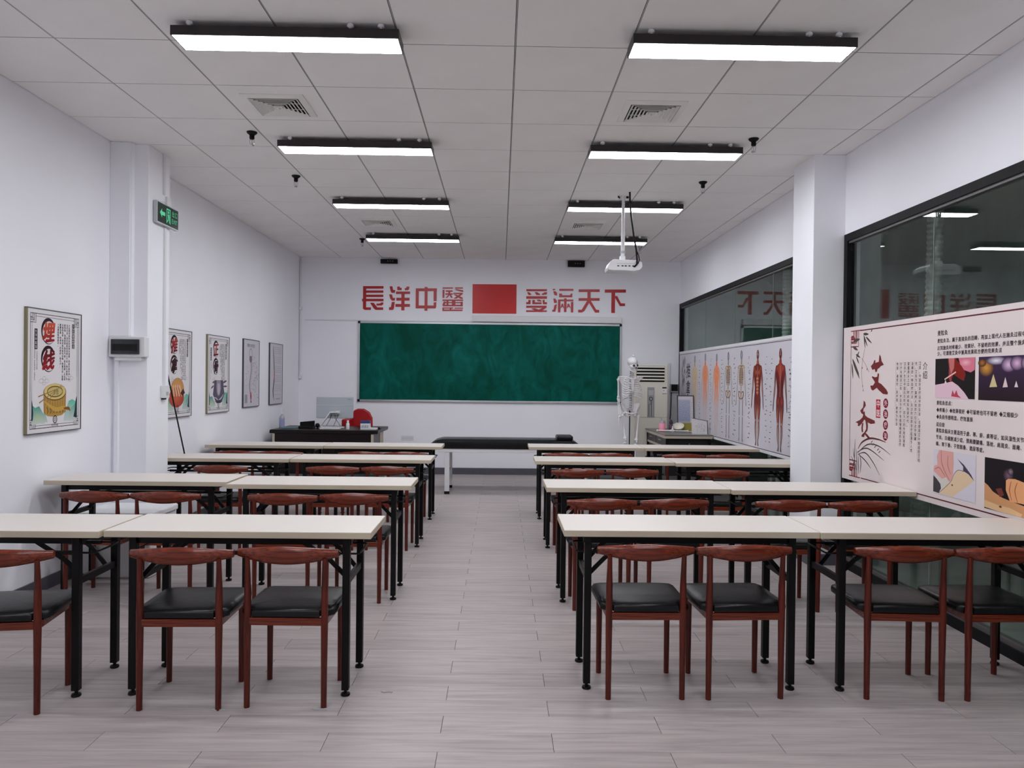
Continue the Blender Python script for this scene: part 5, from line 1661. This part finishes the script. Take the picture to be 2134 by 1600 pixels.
def skp(p):
    return sc0 + sr @ Vector(p)


s_ = MB()
s_.ell(skp((0, 0.015, 0.018)), (0.064, 0.084, 0.067), 18, 12, sr)
s_.ell(skp((0, -0.035, -0.03)), (0.052, 0.042, 0.052), 14, 10, sr)
s_.ell(skp((0, -0.045, -0.072)), (0.036, 0.032, 0.022), 12, 8, sr)
for sx in (-1, 1):
    s_.tube([skp((sx * 0.055, -0.02, -0.02)), skp((sx * 0.052, -0.05, -0.03)), skp((sx * 0.03, -0.072, -0.035))], 0.008, 8)
    s_.tube([skp((sx * 0.05, 0.0, -0.04)), skp((sx * 0.047, -0.01, -0.075)), skp((sx * 0.03, -0.05, -0.095)), skp((0, -0.07, -0.098))], 0.009, 8)
sko = s_.build('skull', B, sk, smooth=True)
e_ = MB()
for sx in (-1, 1):
    e_.ell(skp((sx * 0.026, -0.066, -0.012)), (0.017, 0.014, 0.016), 12, 8, sr)
e_.ell(skp((0, -0.077, -0.042)), (0.009, 0.008, 0.014), 10, 8, sr)
e_.build('socket_shade', MAT['boneshade'], sko, smooth=True)  # solid dark ellipsoids paint the shade of the eye and nose hollows
e_ = MB()
for k in range(-4, 5):
    e_.ell(skp((k * 0.0065, -0.074 + abs(k) * 0.002, -0.066)), (0.003, 0.004, 0.007), 8, 6, sr)
    e_.ell(skp((k * 0.0065, -0.074 + abs(k) * 0.002, -0.082)), (0.003, 0.004, 0.006), 8, 6, sr)
e_.build('teeth', B, sko, smooth=True)
MB().lathe([(0.004, 0), (0.004, 0.018), (0.008, 0.02), (0.006, 0.028)], 8, skp((0, 0, 0.088))).build('hook', MAT['chrome'], sko)
# spine
for k in range(24):
    t = k / 23
    z = 1.53 - 0.52 * t
    y = 0.03 + 0.02 * math.sin(t * 6.0)
    r = 0.013 + 0.012 * t
    v = MB().lathe([(r, -0.0068), (r * 0.88, 0), (r, 0.0068)], 12, (0.004, y, z))
    v.bar((0.004, y + r, z), (0.004, y + r + 0.028, z - 0.010), 0.006, 0.010)
    v.bar((0.004 - r - 0.012, y + 0.006, z), (0.004 + r + 0.012, y + 0.006, z), 0.006, 0.006)
    v.build('vertebra', B, sk, smooth=True)
MB().tube([(0.004, 0.03 + 0.02 * math.sin(k / 23 * 6.0), 1.53 - 0.52 * k / 23) for k in range(24)], [0.009 + 0.011 * k / 23 for k in range(24)], 10).build('spine_gap_shade', MAT['boneshade'], sk, smooth=True)  # dark core paints the shade in the gaps between vertebrae
# ribs
for k in range(11):
    t = k / 10
    wx = 0.06 + 0.068 * math.sin(PI * (0.12 + 0.60 * t))
    dy = 0.05 + 0.045 * math.sin(PI * (0.15 + 0.55 * t))
    z0 = 1.455 - 0.0285 * k
    end = 0.95 if k < 7 else 0.95 - 0.13 * (k - 6)
    for sx in (-1, 1):
        pts = []
        for i in range(13):
            a_ = PI * end * i / 12
            pts.append((0.004 + sx * wx * math.sin(a_) * (1 if a_ < PI / 2 else 0.86 + 0.14 * math.sin(a_)), 0.045 - dy * (1 - math.cos(a_)), z0 - 0.055 * (1 - math.cos(a_)) / 2 * (1 + 0.3 * t) + (0.02 if a_ > 2.4 else 0)))
        MB().tube(pts, [0.0045] * 3 + [0.0058] * 8 + [0.0045] * 2, 6).build('rib', B, sk, smooth=True)
s_ = MB()
s_.prism([(-0.022, 1.435), (0.022, 1.435), (0.026, 1.41), (0.015, 1.39), (0.017, 1.31), (0.012, 1.285), (0.004, 1.255), (-0.004, 1.255), (-0.012, 1.285), (-0.017, 1.31), (-0.015, 1.39), (-0.026, 1.41)],
         lambda u, v, w: (0.004 + u, w, v), -0.085, -0.073)
s_.build('sternum', B, sk, bev=0.003)
for sx in (-1, 1):
    MB().tube([(0.004 + sx * 0.015, -0.078, 1.43), (sx * 0.06, -0.085, 1.442), (sx * 0.11, -0.05, 1.45), (sx * 0.155, -0.02, 1.447)], [0.007, 0.0055, 0.006, 0.008], 8).build('clavicle', B, sk, smooth=True)
    m = MB()
    m.prism([(sx * 0.06, 1.44), (sx * 0.15, 1.44), (sx * 0.16, 1.425), (sx * 0.13, 1.38), (sx * 0.09, 1.30), (sx * 0.075, 1.30), (sx * 0.055, 1.40)], lambda u, v, w: (u, w, v), 0.055, 0.062)
    m.ell((sx * 0.155, 0.03, 1.43), (0.017, 0.02, 0.02), 10, 8)
    m.bar((sx * 0.15, 0.055, 1.44), (sx * 0.16, 0.0, 1.452), 0.018, 0.008)
    m.build('scapula', B, sk, smooth=True)


def bone(m, a, b, r, e0, e1, n=10):
    a, b = Vector(a), Vector(b)
    P = [a.lerp(b, t) for t in (0, 0.03, 0.08, 0.15, 0.5, 0.85, 0.92, 0.97, 1.0)]
    m.tube(P, [e0 * 0.6, e0, e0 * 0.9, r * 1.1, r, r * 1.1, e1 * 0.9, e1, e1 * 0.6], n)


def hand(m, w, d, side):
    """carpals, metacarpals and five fingers hanging along d"""
    w, d = Vector(w), Vector(d).normalized()
    side = Vector(side)
    m.ell(w + d * 0.012, (0.022, 0.012, 0.014), 10, 7)
    for k, (off, ln) in enumerate(((-0.030, 0.055), (-0.014, 0.085), (0.0, 0.092), (0.013, 0.086), (0.026, 0.068))):
        b0 = w + d * 0.02 + side * off * 0.6
        sp = d + side * off * (6 if k == 0 else 3.2)
        sp.normalize()
        m.tube([b0, b0 + sp * 0.03, b0 + sp * 0.06], [0.005, 0.0035, 0.005], 6)
        q = b0 + sp * 0.064
        for s in (0.42, 0.32, 0.26):
            e = q + sp * ln * s * 0.9
            m.tube([q, (q + e) / 2, e], [0.0045, 0.003, 0.0042], 6)
            q = e + sp * 0.003


arm = MB()
bone(arm, (-0.168, 0.02, 1.425), (-0.166, 0.01, 1.165), 0.0095, 0.022, 0.019)
ar = arm.build('humerus', B, sk, smooth=True)
arm = MB()
bone(arm, (-0.158, 0.005, 1.155), (-0.148, -0.05, 0.945), 0.0065, 0.013, 0.010)
bone(arm, (-0.173, 0.012, 1.165), (-0.172, -0.05, 0.945), 0.0062, 0.015, 0.009)
arm.build('forearm', B, sk, smooth=True)
arm = MB()
hand(arm, (-0.160, -0.055, 0.935), (0.02, -0.12, -1), (0.8, 0.5, 0))
arm.build('hand', B, sk, smooth=True)
# pelvis
pv = MB()
for sx in (-1, 1):
    rings = []
    for i in range(9):
        t = i / 8
        a_ = PI * (0.05 + 0.75 * t)
        cx, cy = sx * (0.045 + 0.085 * math.sin(a_)), 0.055 - 0.10 * (1 - math.cos(a_)) / 2
        top = 1.040 + 0.062 * math.sin(PI * min(1, 0.25 + 0.7 * t))
        rings.append([(cx * 0.72, cy - 0.005, 0.985), (cx * 0.9, cy, 1.02), (cx * 1.02, cy, top - 0.012), (cx * 1.05, cy + 0.002, top),
                      (cx * 1.04, cy + 0.010, top - 0.002), (cx * 0.93, cy + 0.010, 1.02), (cx * 0.76, cy + 0.008, 0.985)])
    pv.loft(rings)
    pv.tube([(sx * 0.082, 0.0, 0.995), (sx * 0.075, -0.035, 0.975), (sx * 0.04, -0.06, 0.968), (0, -0.062, 0.962)], [0.013, 0.010, 0.008, 0.010], 8)
    pv.tube([(sx * 0.085, 0.005, 0.985), (sx * 0.07, 0.01, 0.935), (sx * 0.045, -0.02, 0.918), (sx * 0.012, -0.055, 0.95)], [0.014, 0.012, 0.009, 0.008], 8)
pv.prism([(-0.045, 1.03), (0.05, 1.03), (0.03, 0.97), (0.008, 0.915), (-0.004, 0.915), (-0.026, 0.97)], lambda u, v, w: (u + 0.002, w, v), 0.05, 0.066)
pv.build('pelvis', B, sk, smooth=True)
for sx, kz in ((-1, 0.60), (1, 0.575)):
    lg = MB()
    lg.ell((sx * 0.088, -0.005, 0.965), (0.021, 0.021, 0.021), 12, 8)
    lg.tube([(sx * 0.088, -0.005, 0.965), (sx * 0.115, 0.0, 0.94)], 0.011, 8)
    bone(lg, (sx * 0.112, 0.0, 0.945), (sx * 0.075, -0.03, kz + 0.02), 0.0115, 0.020, 0.030)
    fo = lg.build('femur', B, sk, smooth=True)
    lg = MB()
    lg.ell((sx * 0.075, -0.058, kz + 0.012), (0.016, 0.008, 0.017), 10, 8)
    bone(lg, (sx * 0.073, -0.03, kz - 0.012), (sx * 0.07, -0.01, 0.23), 0.011, 0.028, 0.018)
    bone(lg, (sx * 0.100, -0.02, kz - 0.03), (sx * 0.09, 0.0, 0.22), 0.005, 0.010, 0.010)
    lg.build('shin', B, sk, smooth=True)
    lg = MB()
    lg.ell((sx * 0.072, 0.02, 0.205), (0.018, 0.032, 0.018), 10, 8)
    for k in range(5):
        lg.tube([(sx * (0.06 + k * 0.008), -0.01, 0.205), (sx * (0.055 + k * 0.013), -0.07, 0.19), (sx * (0.052 + k * 0.016), -0.13 + k * 0.008, 0.18)], [0.009, 0.005, 0.006], 6)
    lg.build('foot', B, sk, smooth=True)
MB().lathe([(0.0075, 0.06), (0.0075, 1.02)], 10, (0.0, 0.035, 0)).build('pole', MAT['black'], sk, smooth=True)
for k in range(4):
    a_ = k * PI / 2 + PI / 4
    lg = MB().bar((0, 0.035, 0.07), (0.22 * math.cos(a_), 0.035 + 0.22 * math.sin(a_), 0.055), 0.03, 0.02).build('stand_leg', MAT['black'], sk)
    MB().lathe([(0.026, -0.01), (0.026, 0.01)], 12, (0.21 * math.cos(a_), 0.035 + 0.21 * math.sin(a_), 0.026), 'x').build('castor', MAT['black'], lg)

# ================================================================== AIR CONDITIONER
ac = thing('air_conditioner', 'tall ivory floor-standing air conditioner in the far right corner', 'air conditioner', (2.085, 10.40, 0))
AH = 1.625
MB().box(-0.235, 0.0, 0, 0.235, 0.30, AH).build('cabinet', MAT['acbody'], ac, bev=0.012)
MB().box(-0.205, -0.004, 1.385, 0.185, 0.002, 1.605).build('grille_recess', MAT['dark'], ac)
for k in range(5):
    z = 1.407 + k * 0.044
    MB().prism([(-0.016, z), (-0.004, z + 0.018), (0.0, z + 0.018), (-0.010, z)], lambda u, v, w: (w, u, v), -0.203, 0.183).build('grille_slat', MAT['acbody'], ac)
MB().box(-0.235, -0.003, 0.893, 0.235, 0.001, 0.897).build('panel_seam', MAT['acgrey'], ac)
pn = MB().box(-0.050, -0.006, 0.90, 0.048, 0.001, 1.31).build('decor_panel', MAT['acgrey'], ac, bev=0.002)
MB().box(-0.036, -0.0075, 1.20, 0.036, -0.0055, 1.27).build('display_window', MAT['greyplastic'], pn)
MB().tube([(0.024 * math.cos(k * PI / 8), -0.007, 1.15 + 0.024 * math.sin(k * PI / 8)) for k in range(17)], 0.004, 6).build('emblem_ring', MAT['smoke'], pn)
for k, x in enumerate((-0.03, -0.012, 0.004, 0.02)):
    MB().box(x, -0.0072, 0.91, x + 0.006, -0.0055, 1.08).build('stripe', MAT['greyplastic'] if k % 2 else MAT['smoke'], pn)
MB().tube([(0.0, -0.007, 1.126), (0.006, -0.007, 1.10), (-0.004, -0.007, 1.07)], 0.004, 6).build('emblem_stem', MAT['smoke'], pn)
cp = MB().box(0.155, -0.006, 1.22, 0.215, 0.001, 1.315).build('control_label', MAT['plastic'], ac)
MB().box(0.155, -0.007, 1.295, 0.215, -0.0055, 1.315).build('label_band', MAT['smoke'], cp)
MB().box(0.165, -0.007, 1.262, 0.185, -0.0055, 1.268).build('label_mark', MAT['dark'], cp)
MB().box(0.158, -0.007, 1.222, 0.212, -0.0055, 1.227).build('label_mark', MAT['dark'], cp)

wm = thing('meter_box', 'small black wall box in the far right corner beside the air conditioner', 'wall box', (2.55, YB, 1.295))
MB().box(-0.058, -0.05, -0.058, 0.055, 0, 0.06).build('housing', MAT['greyplastic'], wm, bev=0.004)
MB().box(-0.05, -0.053, -0.042, 0.048, -0.049, 0.055).build('cover', MAT['dark'], wm, bev=0.002)
MB().tube([(-0.04, -0.02, -0.058), (-0.042, -0.02, -0.2), (-0.05, -0.025, -0.4), (-0.06, -0.03, -0.46)], 0.006, 6).build('wire', MAT['black'], wm, smooth=True)
tag(MB().box(2.455, YB - 0.03, 0.10, 2.485, YB, 1.66).build('cable_trunking', MAT['plastic'], bev=0.003), 'white upright cable trunking on the far wall right of the air conditioner', 'cable trunking')

# ================================================================== SMALL DESK ON THE RIGHT AND WHAT STANDS ON IT
sd = thing('side_desk', 'grey-topped dark desk against the far poster in the far right corner', 'desk', (2.31, 9.75, 0))
SZ = 0.745
MB().box(-0.305, -0.62, SZ - 0.012, 0.285, 0.62, SZ).build('tabletop', MAT['deskgrey'], sd, bev=0.002)
MB().box(-0.30, -0.615, SZ - 0.045, 0.28, 0.615, SZ - 0.013).build('top_edge', MAT['beige'], sd)
MB().box(-0.27, -0.585, 0.06, 0.25, -0.565, SZ - 0.046).build('end_panel', MAT['dark'], sd)
for x in (-0.285, 0.235):
    MB().box(x, -0.60, 0, x + 0.03, -0.56, SZ - 0.046).build('leg', MAT['black'], sd)
    MB().box(x, 0.56, 0, x + 0.03, 0.60, SZ - 0.046).build('leg', MAT['black'], sd)
for y0, y1 in ((-0.56, 0.0), (0.0, 0.56)):
    dw = MB().box(-0.28, y0 + 0.01, 0.60, 0.22, y1 - 0.01, SZ - 0.05).build('drawer', MAT['desk'], sd)
    MB().box(-0.286, y0 + 0.02, 0.572, -0.27, y1 - 0.02, 0.597).build('drawer_trim', MAT['beige'], dw)
    MB().tube([(-0.285, (y0 + y1) / 2 - 0.05, 0.66), (-0.30, (y0 + y1) / 2 - 0.04, 0.66), (-0.30, (y0 + y1) / 2 + 0.04, 0.66), (-0.285, (y0 + y1) / 2 + 0.05, 0.66)], 0.004, 6).build('handle', MAT['steel'], dw, smooth=True)
MB().box(-0.27, -0.56, 0.10, -0.255, 0.56, 0.57).build('side_panel', MAT['desk'], sd)
MB().box(0.0, -0.588, 0.63, 0.012, -0.585, 0.636).build('lock', MAT['steel'], sd)

ob = thing('olive_box', 'olive cardboard box on the side desk under the leaning whiteboard', 'box', (2.50, 10.06, SZ))
MB().box(-0.08, -0.09, 0, 0.09, 0.06, 0.095).build('carton', MAT['olive'], ob, bev=0.003)
MB().box(-0.084, -0.094, 0.082, 0.094, 0.064, 0.097).build('lid', MAT['olive'], ob, bev=0.002)
lw = thing('small_whiteboard', 'small whiteboard covered in handwriting leaning in the corner above the side desk', 'whiteboard', (2.485, 10.05, SZ + 0.099), 0.0)
th_ = -0.12
rot = Matrix.Rotation(th_, 3, 'X')


def wbp(u, v, w):
    return tuple(rot @ Vector((u, -w, v)))


MB().prism([(-0.105, 0), (0.105, 0), (0.105, 0.36), (-0.105, 0.36)], wbp, 0.0, 0.012).build('board', MAT['greypaper'], lw)
for a in ((-0.112, -0.001, -0.1, 0.365), (0.1, -0.001, 0.112, 0.365), (-0.112, 0.355, 0.112, 0.367), (-0.112, -0.001, 0.112, 0.008)):
    MB().prism([(a[0], a[1]), (a[2], a[1]), (a[2], a[3]), (a[0], a[3])], wbp, 0.0, 0.016).build('frame_strip', MAT['dkframe'] if a[3] - a[1] > 0.1 or a[1] > 0.1 else MAT['steel'], lw)
A = Art(lambda u, v, w: wbp(u, v, 0.0122 + w))
rn = random.Random(5)
A.rect(-0.095, 0.01, 0.06, 0.31, lin(150, 156, 182), lin(176, 180, 200))
for r in range(16):
    u = -0.09
    while u < 0.085:
        d = rn.uniform(0.004, 0.012)
        A.stroke([(u, 0.03 + r * 0.017 + rn.uniform(-.004, .004)), (u + d, 0.03 + r * 0.017 + rn.uniform(-.004, .006))], 0.0035, lin(66, 70, 96))
        u += d + rn.uniform(0.004, 0.016)
A.build('handwriting', lw)

cs = thing('paper_sign', 'white framed paper sign standing on the side desk next to the far poster', 'sign', (2.485, 9.30, SZ), 0.10)
rot2 = Matrix.Rotation(-0.10, 3, 'X')


def csp(u, v, w):
    return tuple(rot2 @ Vector((u, -w, v)))


MB().prism([(-0.11, 0.0), (0.09, 0.0), (0.09, 0.165), (-0.11, 0.20)], csp, 0, 0.008).build('card', MAT['paper'], cs)
MB().prism([(0.086, 0.0), (0.094, 0.0), (0.094, 0.17), (0.086, 0.17)], csp, -0.002, 0.010).build('frame_edge', MAT['dkframe'], cs)
MB().prism([(-0.11, 0.197), (0.09, 0.162), (0.09, 0.168), (-0.11, 0.203)], csp, -0.002, 0.010).build('frame_edge', MAT['dkframe'], cs)
A = Art(lambda u, v, w: csp(u, v, 0.0082 + w))
for k in range(60):
    u, v = rn.uniform(-0.07, 0.06), rn.uniform(0.03, 0.14)
    A.stroke([(u, v), (u + 0.01, v + rn.uniform(-0.006, 0.006))], 0.003, rn.choice([lin(150, 160, 165), lin(170, 190, 185), lin(140, 140, 150)]))
A.build('drawing', cs)

cp_ = thing('pink_cup', 'pink plastic cup with clear straw lid on the side desk', 'cup', (2.115, 9.78, SZ))
MB().lathe([(0.036, 0), (0.041, 0.005), (0.043, 0.10), (0.040, 0.105)], 18).build('cup_body', MAT['pink'], cp_, smooth=True)
MB().lathe([(0.0385, 0.105), (0.034, 0.135), (0.03, 0.138)], 16).build('lid', MAT['clear'], cp_, smooth=True)
MB().tube([(-0.008, 0, 0.137), (-0.014, 0, 0.165), (-0.02, 0.004, 0.17)], 0.004, 6).build('straw', MAT['acgrey'], cp_, smooth=True)
pu = thing('spray_bottle', 'small dark purple bottle with pale stopper on the side desk behind the bone', 'bottle', (2.245, 9.86, SZ))
MB().lathe([(0.03, 0), (0.032, 0.006), (0.03, 0.07), (0.018, 0.085), (0.018, 0.095)], 14).build('bottle_body', MAT['purple'], pu, smooth=True)
MB().lathe([(0.024, 0.095), (0.026, 0.12), (0.012, 0.135), (0.012, 0.145)], 12).build('cap', MAT['purple'], pu, smooth=True)
tag(MB().lathe([(0.014, 0), (0.016, 0.004), (0.012, 0.04), (0.006, 0.055), (0.006, 0.075)], 12, (2.235, 9.72, SZ)).build('dropper_bottle', MAT['plastic'], smooth=True),
    'tiny white dropper bottle on the side desk in front of the purple bottle', 'bottle')
bw = thing('shallow_bowl', 'cream bowl lying tilted on the side desk beside the olive box', 'bowl', (2.36, 9.93, SZ + 0.044))
bm_ = MB().lathe([(0.02, -0.03), (0.045, -0.022), (0.07, 0.0), (0.078, 0.022), (0.074, 0.022), (0.064, 0.002), (0.04, -0.016), (0.01, -0.022)], 20)
bo = bm_.build('bowl_shell', MAT['acbody'], bw, smooth=True)
bw.rotation_euler = (0.5, -0.25, 0)
sa = thing('bone_model', 'detached white skeleton arm lying across the side desk', 'bone model', (2.19, 9.62, SZ + 0.019))
m = MB(); bone(m, (-0.18, 0.02, 0), (0.01, 0.0, 0), 0.008, 0.016, 0.014); m.build('humerus', B, sa, smooth=True)
m = MB(); bone(m, (0.03, 0.008, 0), (0.20, 0.02, -0.004), 0.006, 0.012, 0.010); bone(m, (0.03, -0.012, 0), (0.20, -0.004, -0.004), 0.006, 0.012, 0.010)
m.build('forearm', B, sa, smooth=True)
m = MB(); hand(m, (0.205, 0.008, -0.006), (1, -0.2, 0), (0, 1, 0)); m.build('hand', B, sa, smooth=True)

# ================================================================== SCRAPS ON THE FLOOR
for (x, y, w, lab) in ((-1.165, 3.168, 0.032, 'torn white scrap on the floor at the foot of a nearest row chair'),
                       (-0.745, 3.178, 0.032, 'torn white scrap on the floor by the nearest chair left of the aisle'),
                       (-0.49, 3.36, 0.026, 'tiny grey paper scrap lying alone on the aisle floor')):
    pts = [(-w, -0.004), (-w * 0.4, -0.010), (w * 0.3, -0.005), (w, -0.008), (w * 0.8, 0.006), (w * 0.1, 0.004), (-w * 0.7, 0.009)]
    m = MB().prism(pts, lambda u, v, q: (u, v, q + 0.003 * math.sin(u * 160) ** 2 * (q > 0)), 0.0, 0.002)
    tag(m.build('paper_scrap', MAT['greyplastic'], loc=(x, y, 0.0)), lab, 'scrap')
